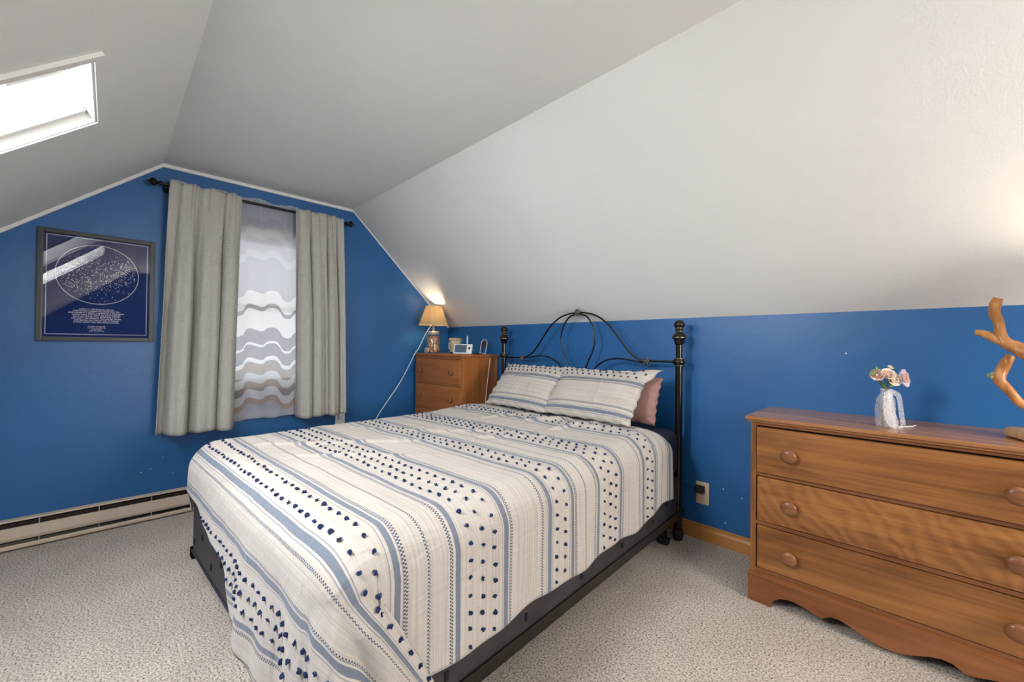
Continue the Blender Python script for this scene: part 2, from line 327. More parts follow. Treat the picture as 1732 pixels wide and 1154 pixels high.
def shade_mat():
    m, nt, b = newmat('tan_burlap_shade'); out = nt.nodes['Material Output']; nt.nodes.remove(b)
    tc = N(nt, 'ShaderNodeTexCoord'); n = N(nt, 'ShaderNodeTexNoise', i_Scale=240.0); L(nt, tc.outputs['Object'], n.inputs['Vector'])
    rp = ramp(nt, [(0.35, (0.46, 0.36, 0.22, 1)), (0.65, (0.66, 0.54, 0.36, 1))]); L(nt, n.outputs['Fac'], rp.inputs[0])
    tl = N(nt, 'ShaderNodeBsdfTranslucent'); df = N(nt, 'ShaderNodeBsdfDiffuse'); L(nt, rp.outputs[0], tl.inputs[0]); L(nt, rp.outputs[0], df.inputs[0])
    mx = N(nt, 'ShaderNodeMixShader', i_0=0.55); L(nt, tl.outputs[0], mx.inputs[1]); L(nt, df.outputs[0], mx.inputs[2]); L(nt, mx.outputs[0], out.inputs['Surface'])
    return m
m_shade = shade_mat()

def emit(name, col, s):
    m, nt, b = newmat(name); b.inputs['Emission Color'].default_value = col; b.inputs['Emission Strength'].default_value = s; b.inputs['Base Color'].default_value = col
    return m
m_bulb = emit('warm_bulb', (1, 0.78, 0.45, 1), 12)

# ------------------------------------------------------------------ mesh helpers
class MB:
    def __init__(s): s.bm = bmesh.new()
    def box(s, x0, x1, y0, y1, z0, z1, bev=0.0, seg=2, rot=None, pivot=None):
        t = bmesh.new(); bmesh.ops.create_cube(t, size=1)
        for v in t.verts: v.co = Vector(((x0+x1)/2+v.co.x*(x1-x0), (y0+y1)/2+v.co.y*(y1-y0), (z0+z1)/2+v.co.z*(z1-z0)))
        if bev: bmesh.ops.bevel(t, geom=t.edges[:], offset=bev, segments=seg, profile=0.7, affect='EDGES')
        if rot is not None:
            p = Vector(pivot) if pivot else Vector(((x0+x1)/2, (y0+y1)/2, (z0+z1)/2))
            for v in t.verts: v.co = rot @ (v.co-p)+p
        s.merge(t); return s
    def merge(s, t):
        me = bpy.data.meshes.new('tmp'); t.to_mesh(me); t.free(); s.bm.from_mesh(me); bpy.data.meshes.remove(me)
    def tube(s, pts, r, n=10, cap=True, closed=False):
        pts = [Vector(p) for p in pts]; m = len(pts)
        rs = r if isinstance(r, (list, tuple)) else [r]*m
        rings = []; prev = None
        for i, p in enumerate(pts):
            a = pts[(i-1) % m] if (closed or i > 0) else p
            b = pts[(i+1) % m] if (closed or i < m-1) else p
            t = (b-a).normalized()
            if prev is None: nn = t.orthogonal().normalized()
            else:
                nn = prev-t*prev.dot(t)
                nn = nn.normalized() if nn.length > 1e-6 else t.orthogonal().normalized()
            prev = nn; bb = t.cross(nn)
            rings.append([s.bm.verts.new(p+(nn*cos(2*pi*k/n)+bb*sin(2*pi*k/n))*rs[i]) for k in range(n)])
        for i in range(m if closed else m-1):
            A, B = rings[i], rings[(i+1) % m]
            for k in range(n): s.bm.faces.new((A[k], A[(k+1) % n], B[(k+1) % n], B[k]))
        if cap and not closed:
            s.bm.faces.new(rings[0][::-1]); s.bm.faces.new(rings[-1])
        return s
    def lathe(s, prof, loc=(0, 0, 0), n=24, axis='Z', rot=None):
        """prof: [(r, h)]"""
        loc = Vector(loc); rings = []
        for r, h in prof:
            ring = []
            if r < 1e-6:
                p = Vector((0, 0, h)); ring = [p]
            else: ring = [Vector((r*cos(2*pi*k/n), r*sin(2*pi*k/n), h)) for k in range(n)]
            out = []
            for p in ring:
                if axis == 'Y': p = Vector((p.x, -p.z, p.y))      # h grows towards -y
                if axis == 'X': p = Vector((p.z, p.x, p.y))
                if rot is not None: p = rot @ p
                out.append(s.bm.verts.new(p+loc))
            rings.append(out)
        for A, B in zip(rings, rings[1:]):
            if len(A) == 1 and len(B) == 1: continue
            for k in range(n):
                k2 = (k+1) % n
                if len(A) == 1: s.bm.faces.new((A[0], B[k2], B[k]))
                elif len(B) == 1: s.bm.faces.new((A[k], A[k2], B[0]))
                else: s.bm.faces.new((A[k], A[k2], B[k2], B[k]))
        if len(rings[0]) > 1: s.bm.faces.new(rings[0][::-1])
        if len(rings[-1]) > 1: s.bm.faces.new(rings[-1])
        return s
    def prism(s, poly, d, plane='XZ', c=0.0):
        """poly of 2-D points extruded by d from c along the missing axis"""
        def P(a, b, t):
            return {'XZ': (a, t, b), 'YZ': (t, a, b), 'XY': (a, b, t)}[plane]
        A = [s.bm.verts.new(P(a, b, c)) for a, b in poly]; B = [s.bm.verts.new(P(a, b, c+d)) for a, b in poly]
        n = len(poly)
        s.bm.faces.new(A); s.bm.faces.new(B[::-1])
        for i in range(n): s.bm.faces.new((A[i], B[i], B[(i+1) % n], A[(i+1) % n]))
        return s
    def quad(s, *p):
        s.bm.faces.new([s.bm.verts.new(q) for q in p]); return s
    def grid(s, fn, nu, nv, uvfn=None, closed_u=False):
        V = [[s.bm.verts.new(fn(i/(nu-1), j/(nv-1))) for i in range(nu)] for j in range(nv)]
        lay = s.bm.loops.layers.uv.get('UVMap') or s.bm.loops.layers.uv.new('UVMap')
        for j in range(nv-1):
            for i in range(nu-1):
                f = s.bm.faces.new((V[j][i], V[j][i+1], V[j+1][i+1], V[j+1][i]))
                if uvfn:
                    for lp, (a, b) in zip(f.loops, ((i, j), (i+1, j), (i+1, j+1), (i, j+1))): lp[lay].uv = uvfn(a/(nu-1), b/(nv-1))
        return s
    def ico(s, loc, r, scale=(1, 1, 1), sub=2, rot=None, jit=0.0):
        t = bmesh.new(); bmesh.ops.create_icosphere(t, subdivisions=sub, radius=r)
        for v in t.verts:
            if jit: v.co *= 1+jit*(noise.noise(v.co*(2.0/r)+Vector(loc)*37))
            v.co = Vector((v.co.x*scale[0], v.co.y*scale[1], v.co.z*scale[2]))
            if rot is not None: v.co = rot @ v.co
            v.co += Vector(loc)
        s.merge(t); return s
    def build(s, name, mat, parent=None, smooth=None, label=None, recalc=True):
        bm = s.bm
        if recalc: bmesh.ops.recalc_face_normals(bm, faces=bm.faces[:])
        if parent is not None:
            wl = world_loc(parent)
            for v in bm.verts: v.co -= wl
            off = Vector((0, 0, 0))
        elif s.center:
            xs = [v.co for v in bm.verts]
            off = Vector(((min(v.x for v in xs)+max(v.x for v in xs))/2, (min(v.y for v in xs)+max(v.y for v in xs))/2, min(v.z for v in xs)))
            for v in bm.verts: v.co -= off
        else: off = Vector((0, 0, 0))
        me = bpy.data.meshes.new(name); bm.to_mesh(me); bm.free()
        if mat: me.materials.append(mat)
        o = bpy.data.objects.new(name, me); C.objects.link(o); o.location = off
        if parent is not None: o.parent = parent
        if smooth is not None:
            me.polygons.foreach_set('use_smooth', [True]*len(me.polygons))
            if smooth < 180:
                try: me.set_sharp_from_angle(angle=radians(smooth))
                except Exception: pass
        if label: o['label'] = label
        return o
    center = False
def world_loc(o):
    l = Vector(o.location)
    while o.parent is not None:
        o = o.parent; l += Vector(o.location)
    return l
def thing(name, label, cat, loc=(0, 0, 0), group=None):
    o = bpy.data.objects.new(name, None); C.objects.link(o); o.location = loc; o.empty_display_size = 0.1
    o['label'] = label; o['category'] = cat
    if group: o['group'] = group
    return o
def tag(o, label, cat, group=None):
    o['label'] = label; o['category'] = cat
    if group: o['group'] = group
    return o
def struct(o): o['kind'] = 'structure'; return o
def bez(pts, n=12):
    """Catmull-Rom through pts"""
    pts = [Vector(p) for p in pts]; out = []
    P = [pts[0]*2-pts[1]]+pts+[pts[-1]*2-pts[-2]]
    for i in range(1, len(P)-2):
        for k in range(n):
            t = k/n; a, b, c, d = P[i-1], P[i], P[i+1], P[i+2]
            out.append(0.5*((2*b)+(c-a)*t+(2*a-5*b+4*c-d)*t*t+(3*b-a-3*c+d)*t**3))
    out.append(pts[-1]); return out

# ------------------------------------------------------------------ room shell
TH = 0.12
struct(MB().box(-TH, XE+TH, YL-TH, TH, -0.12, 0).build('floor', m_carpet))
struct(MB().box(0.0, XE, 0, TH, 0, ZK+0.05).build('wall_right', m_blue))
struct(MB().box(0.0, XE, YL-TH, YL, 0, ZK+0.05).build('wall_left', m_blue))
# gable walls with a window hole each: built from vertical strips
def gable(name, x0, x1, hole):
    def h(y):
        return ZC if YR <= y <= YB else (ZC+SR*(YB-y) if y > YB else ZC-SL*(YR-y))
    m = MB(); ya, yb, za, zb = hole
    ys = sorted({YL-TH, YR, YB, TH, ya, yb})
    for a, b in zip(ys, ys[1:]):
        if ya-1e-6 <= a and b <= yb+1e-6:
            m.prism([(a, 0), (b, 0), (b, za), (a, za)], x1-x0, 'YZ', x0)
            m.prism([(a, zb), (b, zb), (b, h(b)), (a, h(a))], x1-x0, 'YZ', x0)
        else: m.prism([(a, 0), (b, 0), (b, h(b)), (a, h(a))], x1-x0, 'YZ', x0)
    return struct(m.build(name, m_blue))
FW = (-1.80, -1.16, 0.72, 1.70)
gable('wall_front', -TH, 0.0, FW)
gable('wall_back', XE, XE+TH, ADDED_WIN)
struct(MB().box(-TH, XE+TH, YR, YB, ZC, ZC+0.12).build('ceiling', m_ceil))
# right slope
m = MB(); q = 0.12
m.prism([(YB, ZC), (0.16, ZK-SR*0.16), (0.16, ZK-SR*0.16+q*1.4), (YB, ZC+q)], XE+2*TH, 'YZ', -TH)
struct(m.build('ceiling_slope_right', m_ceil))
# left slope with skylight hole (x SX0..SX1, y SY0..SY1)
SX0, SX1, SY1, SY0 = 0.945, 1.425, -2.262, -2.83
zs = lambda y: ZC-SL*(YR-y)
DEP = 0.26
nrm = Vector((0, -SL, 1)).normalized()                # outward, up the shaft
def shell_strip(m, x0, x1, ya, yb, t0=0.0, t1=0.14):
    pts = []
    for y in (ya, yb):
        for x in (x0, x1):
            p = Vector((x, y, zs(y))); pts.append((p+nrm*t0, p+nrm*t1))
    (a, A), (b, B), (c, Cc), (d, D) = pts
    v = [m.bm.verts.new(p) for p in (a, b, d, c, A, B, D, Cc)]
    for f in ((0, 1, 2, 3), (7, 6, 5, 4), (0, 4, 5, 1), (1, 5, 6, 2), (2, 6, 7, 3), (3, 7, 4, 0)): m.bm.faces.new([v[i] for i in f])
XS = ((SX0, SX1), (SX0+0.835, SX1+0.835))  # skylight in view, then an unseen one added for its light
m = MB()
for a, b in ((-TH, XS[0][0]), (XS[0][1], XS[1][0]), (XS[1][1], XE+TH)): shell_strip(m, a, b, YL-0.12, YR)
for a, b in XS: shell_strip(m, a, b, SY1, YR); shell_strip(m, a, b, YL-0.12, SY0)
struct(m.build('ceiling_slope_left', m_ceil))
for si, (xa_, xb_) in enumerate(XS):
    m = MB(); e = 0.004
    shell_strip(m, xa_-0.02, xa_+e, SY0+0.005, SY1-0.005, 0.0, DEP); shell_strip(m, xb_-e, xb_+0.02, SY0+0.005, SY1-0.005, 0.0, DEP)
    shell_strip(m, xa_-0.02, xb_+0.02, SY1-0.005, SY1+0.02, 0.0, DEP); shell_strip(m, xa_-0.02, xb_+0.02, SY0-0.02, SY0+0.005, 0.0, DEP)
    sky = struct(m.build('window_%d' % (2 if si == 0 else 4), m_white))  # the last number is the added skylight
    m = MB(); T = 0.024
    shell_strip(m, xa_-T, xa_+0.001, SY0-T, SY1+T*0.7, -0.006, -0.0005); shell_strip(m, xb_-0.001, xb_+T, SY0-T, SY1+T*0.7, -0.012, -0.0005)
    shell_strip(m, xa_, xb_, SY1, SY1+T*0.7, -0.006, -0.0005); shell_strip(m, xa_, xb_, SY0-T, SY0, -0.006, -0.0005)
    m.build('skylight_trim', m_ceil, sky)
    m = MB(); F = 0.035
    shell_strip(m, xa_, xa_+F, SY0, SY1, DEP-0.05, DEP-0.005); shell_strip(m, xb_-F, xb_, SY0, SY1, DEP-0.05, DEP-0.005)
    shell_strip(m, xa_+F, xb_-F, SY1-F, SY1, DEP-0.05, DEP-0.005); shell_strip(m, xa_+F, xb_-F, SY0, SY0+F, DEP-0.05, DEP-0.005)
    m.build('skylight_sash', m_white, sky)
    m = MB(); shell_strip(m, xa_+F, xb_-F, SY0+F, SY1-F, DEP-0.03, DEP-0.024); m.build('skylight_glass', m_pane, sky)
    m = MB(); shell_strip(m, xa_+0.004, xa_+0.035, SY0+0.01, SY1-0.008, 0.03, 0.055); m.build('shaft_ledge', m_white, sky)
    m = MB(); shell_strip(m, xa_+0.19, xb_-0.14, SY1-0.13, SY1-0.008, DEP-0.17, DEP-0.06); m.build('skylight_operator_box', m_white, sky)
portal('portal_front_window', (-TH-0.02, (FW[0]+FW[1])/2, (FW[2]+FW[3])/2), (1, 0, 0), FW[3]-FW[2], FW[1]-FW[0])

# windows
def window(name, x_in, hole, sgn, bars=True):
    ya, yb, za, zb = hole; xo = x_in+sgn*TH
    g = 0.035; m = MB()
    X0, X1 = sorted((x_in+sgn*0.03, x_in+sgn*0.09))
    m.box(X0, X1, ya, ya+g, za, zb, 0.003); m.box(X0, X1, yb-g, yb, za, zb, 0.003)
    m.box(X0, X1, ya+g, yb-g, za, za+g, 0.003); m.box(X0, X1, ya+g, yb-g, zb-g, zb, 0.003)
    zm = (za+zb)/2+0.02; m.box(X0, X1, ya+g, yb-g, zm-0.02, zm+0.02, 0.003)
    o = struct(m.build(name, m_white))
    xg = (X0+X1)/2
    MB().box(xg-0.002, xg+0.002, ya+g, yb-g, za+g, zm-0.02).build('window_pane', m_pane, o)
    MB().box(xg-0.002, xg+0.002, ya+g, yb-g, zm+0.02, zb-g).build('window_pane', m_pane, o)
    m = MB(); w = 0.055; a, b = sorted((x_in, x_in-sgn*0.015))
    m.box(a, b, ya-w, ya, za-w, zb+w, 0.003); m.box(a, b, yb, yb+w, za-w, zb+w, 0.003); m.box(a, b, ya, yb, zb, zb+w, 0.003)
    m.build('window_casing', m_white, o)
    a, b = sorted((x_in+sgn*0.03, x_in-sgn*0.03))
    MB().box(a, b, ya-w-0.01, yb+w+0.01, za-0.02, za, 0.004).build('window_sill', m_white, o)
    return o
window('window_1', 0.0, FW, -1)
window('window_3', XE, ADDED_WIN, 1)  # out of view, added as a source of fill light

# trims and baseboards
m = MB(); tw = 0.020
m.box(0.0, 0.012, YR, YB, ZC-tw, ZC, 0.002)
struct(m.build('trim_1', m_ceil))
m = MB(); m.prism([(YR, ZC-tw), (YR, ZC), (YL, ZK), (YL, ZK-tw)], 0.012, 'YZ', 0.0); struct(m.build('trim_2', m_ceil))
m = MB(); m.prism([(YB, ZC-0.010), (YB, ZC), (0, ZK), (0, ZK-0.010)], 0.006, 'YZ', 0.0); struct(m.build('trim_3', m_ceil))
prof = [(0, 0), (-0.014, 0), (-0.014, 0.052), (-0.010, 0.062), (-0.006, 0.066), (-0.006, 0.075), (0, 0.078)]
m = MB(); m.prism([(a, b) for a, b in prof], XE-0.05, 'YZ', 0.02); struct(m.build('baseboard_right', m_base))
m = MB(); m.prism([(YL-a, b) for a, b in prof], XE-0.05, 'YZ', 0.02); struct(m.build('baseboard_left', m_base))

# ------------------------------------------------------------------ baseboard heater
H = thing('baseboard_heater', 'long beige electric baseboard heater with dark slots under the window wall', 'heater', (0.04, -2.0, 0))
ya, yb = -2.95, -0.45
MB().box(0.001, 0.006, ya, yb, 0.006, 0.135).build('back_plate', m_lip, H)
MB().prism([(0.001, 0.138), (0.026, 0.134), (0.028, 0.128), (0.020, 0.129), (0.001, 0.130)], yb-ya, 'XZ', ya).build('top_lip', m_cream, H)
MB().prism([(0.052, 0.108), (0.060, 0.106), (0.064, 0.060), (0.060, 0.047), (0.052, 0.043), (0.050, 0.048), (0.056, 0.060), (0.053, 0.100)], yb-ya, 'XZ', ya).build('front_cover', m_cream, H)
MB().prism([(0.006, 0.006), (0.062, 0.006), (0.066, 0.010), (0.066, 0.022), (0.060, 0.027), (0.052, 0.020), (0.006, 0.018)], yb-ya, 'XZ', ya).build('bottom_lip', m_cream, H)
m = MB(); m.box(0.007, 0.030, ya, yb, 0.030, 0.120)
for i in range(230):
    y = ya+0.02+i*(yb-ya-0.04)/229
    m.box(0.030, 0.048, y-0.0008, y+0.0008, 0.045, 0.112)
m.build('fin_element', m_fin, H)
for i in range(12):
    y = -2.86+i*0.206
    m = MB(); m.box(0.028, 0.054, y-0.0018, y+0.0018, 0.024, 0.130, 0.0008)
    m.build('bracket', m_lip, H)
for y0 in (ya-0.02, yb):
    MB().box(0.001, 0.068, y0, y0+0.02, 0.004, 0.139, 0.004).build('end_cap', m_cream, H)

# ------------------------------------------------------------------ curtains
ROD_X, ROD_Z = 0.080, 1.885
R = thing('curtain_rod', 'black metal curtain rod with round finials above the gable window', 'curtain rod', (ROD_X, -1.5, ROD_Z))
MB().tube([(ROD_X, -2.02, ROD_Z), (ROD_X, -0.985, ROD_Z)], 0.0085, 14).build('pole', m_black, R, 40)
for y, s in ((-2.02, -1), (-0.985, 1)):
    m = MB(); prof = [(0.0085, 0), (0.013, 0.004), (0.013, 0.010), (0.008, 0.014), (0.009, 0.018), (0.020, 0.028), (0.022, 0.038), (0.015, 0.050), (0.006, 0.054), (0.008, 0.060), (0, 0.064)]
    m.lathe(prof, (ROD_X, y, ROD_Z), 18, rot=Matrix.Rotation(-s*pi/2, 3, 'X'))
    m.build('finial', m_black, R, 40)
for y in (-2.0, -1.0):
    m = MB(); m.box(0.0, 0.006, y-0.012, y+0.012, ROD_Z-0.03, ROD_Z+0.02, 0.002); m.tube([(0.004, y, ROD_Z-0.014), (ROD_X, y, ROD_Z-0.014)], 0.005, 8)
    m.build('wall_bracket', m_black, R, 40)

def curtain(label, yt0, yt1, yb0, yb1, zb, ph, pleats):
    """gathered at the rod, falling in deep folds"""
    T = thing('curtain', label, 'curtain', (ROD_X, (yt0+yt1)/2, ROD_Z), 'grey linen curtain panels')
    zt = ROD_Z+0.022
    rnd = random.Random(ph*100)
    amps = [(0.6+0.8*rnd.random(), rnd.random()*6) for _ in range(4)]
    def prof(s, t):
        # t 0 top .. 1 bottom
        k = pleats
        warp = s+0.035*sin(2*pi*s*2.3+ph)+0.02*sin(2*pi*s*5+ph*2)
        big = sin(2*pi*k*warp+ph)
        fine = sin(2*pi*k*3.1*warp+ph*3)
        a = 0.004+0.050*min(1, max(0, t-0.02)*2.0)
        val = (0.5-0.5*cos(2*pi*k*warp+ph))**1.7; val2 = (0.5-0.5*cos(2*pi*k*2*warp+ph*2.7))**2
        x = a*(1.05-1.75*val-0.22*val2)+0.006*fine*max(0, 1-t*3.5)+0.020*max(0, 1-t*5)+0.016*min(1, t*5)
        y = 0.013*sin(2*pi*k*warp+ph)*min(1, t*2)
        return x, y
    def fn(s, t):
        x, dy = prof(s, t)
        e = t**0.75
        y = (yt0*(1-e)+yb0*e)*(1-s)+(yt1*(1-e)+yb1*e)*s+dy
        z = zt+(zb-zt)*t+0.006*sin(s*23+ph)*max(0, 1-t*10)+0.004*sin(s*11+ph)*t
        return Vector((ROD_X+x+0.004, y, z))
    n = 150
    body = MB().grid(fn, n, 70)
    o = body.build('curtain_cloth', m_linen, T, 180)
    so = o.modifiers.new('thickness', 'SOLIDIFY'); so.thickness = 0.0025; so.offset = 0
    return T
curtain('left grey linen curtain panel, wider and hanging lower beside the poster', -1.985, -1.640, -2.040, -1.665, 0.475, 0.9, 3.2)
curtain('right grey linen curtain panel, narrower and shorter, nearer the small chest', -1.335, -1.012, -1.315, -0.975, 0.492, 2.3, 3.6)

T = thing('sheer_curtain', 'white sheer curtain with wavy shadow bands painted in, hanging between the grey panels', 'curtain', (0.045, -1.5, ROD_Z))
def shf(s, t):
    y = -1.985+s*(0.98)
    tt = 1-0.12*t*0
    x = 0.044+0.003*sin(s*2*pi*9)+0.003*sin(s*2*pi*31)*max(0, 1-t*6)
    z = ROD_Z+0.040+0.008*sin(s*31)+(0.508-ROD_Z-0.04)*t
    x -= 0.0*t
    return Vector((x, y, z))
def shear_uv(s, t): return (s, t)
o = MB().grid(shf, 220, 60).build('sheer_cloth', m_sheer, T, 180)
# material reads the cloth's own coordinates: put the object's origin at the room corner
for v in o.data.vertices: v.co += world_loc(T)
o.location = -world_loc(T)
m = MB()
def hemf(s, t):
    y = -1.68+s*(0.40); return Vector((0.0415+0.003*sin((y+1.985)/0.98*2*pi*9), y, 0.560-0.052*t))
m.grid(hemf, 60, 3); m.build('hem', sheer_mat(True), T, 180)

# small white wall plate low on the window wall
P_ = thing('wall_plate', 'white wall outlet plate on the blue wall just below the right curtain', 'outlet', (0.003, -0.975, 0.43))
MB().box(0.0, 0.006, -1.012, -0.942, 0.380, 0.486, 0.002).build('cover_plate', m_plastic, P_)
MB().box(0.004, 0.030, -0.995, -0.958, 0.440, 0.478, 0.004).build('plug_adapter', m_plastic, P_)

# ------------------------------------------------------------------ poster
PY0, PY1, PZ0, PZ1 = -2.478, -2.040, 0.996, 1.560
P_ = thing('framed_poster', 'black framed navy star map poster left of the grey curtains', 'picture', (0.012, (PY0+PY1)/2, PZ0))
m = MB(); b = 0.021
m.box(0.001, 0.024, PY0, PY0+b, PZ0, PZ1, 0.003); m.box(0.001, 0.024, PY1-b, PY1, PZ0, PZ1, 0.003)
m.box(0.001, 0.024, PY0+b, PY1-b, PZ0, PZ0+b, 0.003); m.box(0.001, 0.024, PY0+b, PY1-b, PZ1-b, PZ1, 0.003)
m.build('frame', plain('charcoal_frame', (0.016, 0.021, 0.021), 0.4), P_)
m_poster = plain('navy_poster_paper', (0.010, 0.020, 0.110), 0.7, spec=0.1, var=0.1, scale=4)
MB().box(0.004, 0.008, PY0+b, PY1-b, PZ0+b, PZ1-b).build('poster_sheet', m_poster, P_)
m_ink = plain('white_ink', (0.75, 0.72, 0.80), 0.6, var=0.02)
X = 0.0085; m = MB(); w = 0.0022
ly0, ly1, lz0, lz1 = -2.448, -2.070, 1.030, 1.532
for (a, b_, c, d) in ((ly0, ly1, lz0, lz0+w), (ly0, ly1, lz1-w, lz1), (ly0, ly0+w, lz0, lz1), (ly1-w, ly1, lz0, lz1)):
    m.box(X-0.0005, X+0.0003, a, b_, c, d)
m.build('border_line', m_ink, P_)
cy_, cz_, cr = -2.262, 1.347, 0.155
m = MB(); n = 96
for k in range(n):
    a0, a1 = 2*pi*k/n, 2*pi*(k+1)/n
    m.quad(*[(X+0.0002, cy_+r*cos(a), cz_+r*sin(a)) for r, a in ((cr-0.0012, a0), (cr+0.0012, a0), (cr+0.0012, a1), (cr-0.0012, a1))])
m.build('circle_line', m_ink, P_)
m = MB(); rr = random.Random(3)
def star(y, z, s, k=6):
    m.bm.faces.new([m.bm.verts.new((X+0.0002, y+s*cos(2*pi*i/k), z+s*sin(2*pi*i/k))) for i in range(k)])
for i in range(820):
    a = rr.random()*2*pi; r = cr*0.97*sqrt(rr.random())
    y = r*cos(a); z = r*sin(a)
    if i % 3: # denser milky band
        z = z*0.55+y*0.15*rr.uniform(0.5, 1.5)
        if hypot(y, z) > cr*0.96: continue
    star(cy_+y, cz_+z, rr.choice((0.0009, 0.0012, 0.0015, 0.0020)))
m.build('stars', m_ink, P_)['kind'] = 'stuff'
def text(body, y, z, size, parent, name='verse', sp=1.1):
    cu = bpy.data.curves.new('t', 'FONT'); cu.body = body; cu.size = size; cu.align_x = 'CENTER'; cu.space_line = sp; cu.extrude = 0.0; cu.offset = 0.00012
    to = bpy.data.objects.new('t', cu); C.objects.link(to)
    dg = bpy.context.evaluated_depsgraph_get(); me = bpy.data.meshes.new_from_object(to.evaluated_get(dg))
    bpy.data.objects.remove(to); me.name = name
    wl = world_loc(parent)
    for v in me.vertices:
        p = Vector((X+0.0004, y+v.co.x, z+v.co.y)); v.co = p-wl
    me.materials.clear(); me.materials.append(m_ink)
    o = bpy.data.objects.new(name, me); C.objects.link(o); o.parent = parent; return o
text("LOOK AT THE SHINING NIGHTS\nTOMORROW LOVERS WILL SHINE FOR YOU\nAND DREAM IT A GREAT SHINING BY A THOUSAND\nCOULD TAKE THE NIGHT SKY FOR WONDER\nYOUR SKY SHINES, STILL SHINE FOR YOU IN\nLIFE THAT OUR MOMENT YOU ARE MY SHORE\nAND MAYBE YOU ARE SO FAR TO DREAM\n& BACK AGAIN YOU ARE LOVED & LOVED.", -2.266, 1.160, 0.0088, P_)
text("9 October one year ago\nbeneath a quiet, clear sky\nin the evening\nunder the same stars", -2.266, 1.072, 0.0066, P_, 'caption', 1.2)
MB().box(0.0105, 0.012, PY0+b*0.5+0.01, PY1-b*0.5-0.01, PZ0+b-0.002, PZ1-b+0.002).build('picture_glass', m_picglass, P_)

# ------------------------------------------------------------------ bed
BA = radians(3); BO = Vector((0.86, -0.13, 0))
EU = Vector((cos(BA), sin(BA), 0)); EV = Vector((sin(BA), -cos(BA), 0))
def bw(u, v, z): return BO+EU*u+EV*v+Vector((0, 0, z))
def btrans(mb, ):
    for v in mb.bm.verts: v.co = bw(v.co.x, v.co.y, v.co.z)
    return mb
BED = thing('bed_frame', 'black metal bed frame with arched scrollwork headboard against the low blue wall', 'bed', (1.52, -0.12, 0))
HY = -0.10
for px in (0.855, 2.183):
    m = MB()
    prof = [(0.0, 1.141), (0.012, 1.139), (0.021, 1.133), (0.027, 1.121), (0.0275, 1.113), (0.024, 1.104), (0.018, 1.099), (0.017, 1.096), (0.020, 1.092), (0.020, 1.086), (0.017, 1.083),
            (0.018, 1.076), (0.022, 1.071), (0.030, 1.063), (0.034, 1.055), (0.035, 1.048), (0.031, 1.040), (0.025, 1.035), (0.0245, 1.020), (0.021, 1.012), (0.017, 1.010),
            (0.0168, 0.942), (0.024, 0.940), (0.024, 0.936), (0.029, 0.930), (0.0305, 0.921), (0.029, 0.912), (0.023, 0.906), (0.023, 0.902), (0.0185, 0.900), (0.0180, 0.16), (0.020, 0.14), (0.020, 0.056), (0.018, 0.05)]
    m.lathe(prof, (px, HY, 0), 24); po = m.build('headboard_post', m_iron, BED, 50)
    for z, r in ((1.098, 0.0195), (1.081, 0.0185), (1.0475, 0.0358), (0.939, 0.0250), (0.903, 0.0245)):
        m = MB(); m.lathe([(r*0.9, z-0.0022), (r, z-0.0012), (r, z+0.0012), (r*0.9, z+0.0022)], (px, HY, 0), 24); m.build('post_ring', m_gold, po, 50)
    m = MB(); m.lathe([(0.014, 0.058), (0.024, 0.054), (0.027, 0.040), (0.027, 0.030), (0.022, 0.004), (0.016, 0.0)], (px, HY, 0), 20); m.build('caster', m_rubber, po, 50)
RZ = 0.921
m = MB(); m.tube([(0.873, HY, RZ-0.015), (0.884, HY, RZ-0.015), (0.885, HY, RZ-0.015), (1.045, HY, RZ-0.010)], [0.011, 0.011, 0.0062, 0.0062], 12); m.build('headboard_rail', m_iron, BED, 50)
m = MB(); m.tube([(2.0, HY, RZ), (2.150, HY, RZ), (2.151, HY, RZ), (2.163, HY, RZ)], [0.0062, 0.0062, 0.011, 0.011], 12); m.build('headboard_rail', m_iron, BED, 50)
cx_ = 1.532
def mir(pts): return [(2*cx_-x, y, z) for x, y, z in pts]
arch = [(1.050, HY, 0.912), (1.10, HY, 0.922), (1.165, HY, 0.965), (1.235, HY, 1.045), (1.31, HY, 1.130), (1.39, HY, 1.184), (1.47, HY, 1.206), (1.532, HY, 1.210)]
loop = [(1.525, HY, 1.205), (1.46, HY, 1.180), (1.415, HY, 1.115), (1.400, HY, 1.040), (1.418, HY, 0.965), (1.450, HY, 0.900), (1.48, HY, 0.82), (1.495, HY, 0.72)]
scr = [(1.050, HY, 0.905), (1.12, HY, 0.915), (1.22, HY, 0.928), (1.30, HY, 0.920), (1.36, HY, 0.895), (1.41, HY, 0.85), (1.43, HY, 0.79)]
for nm, pts, r in (('headboard_arch', arch, 0.0055), ('headboard_loop', loop, 0.0052), ('headboard_scroll', scr, 0.0048)):
    for P in (pts, mir(pts)): MB().tube(bez(P, 10), r, 10).build(nm, m_iron, BED, 60)
MB().tube([(0.873, HY, 0.55), (2.165, HY, 0.55)], 0.009, 10).build('lower_rail', m_iron, BED, 60)
for x, z, s in ((1.047, 0.910, 0.9), (2.000, 0.919, 1.0), (1.532, 1.212, 1.1)):
    m = MB(); m.ico((x, HY, z), 0.012*s, sub=2)
    for k in range(6):
        a = 2*pi*k/6; m.ico((x+0.014*s*cos(a), HY-0.004, z+0.014*s*sin(a)), 0.0075*s, sub=2, jit=0.4)
    m.ico((x, HY-0.013, z), 0.006*s, sub=2)
    m.build('cast_rosette', m_castm, BED, 60)
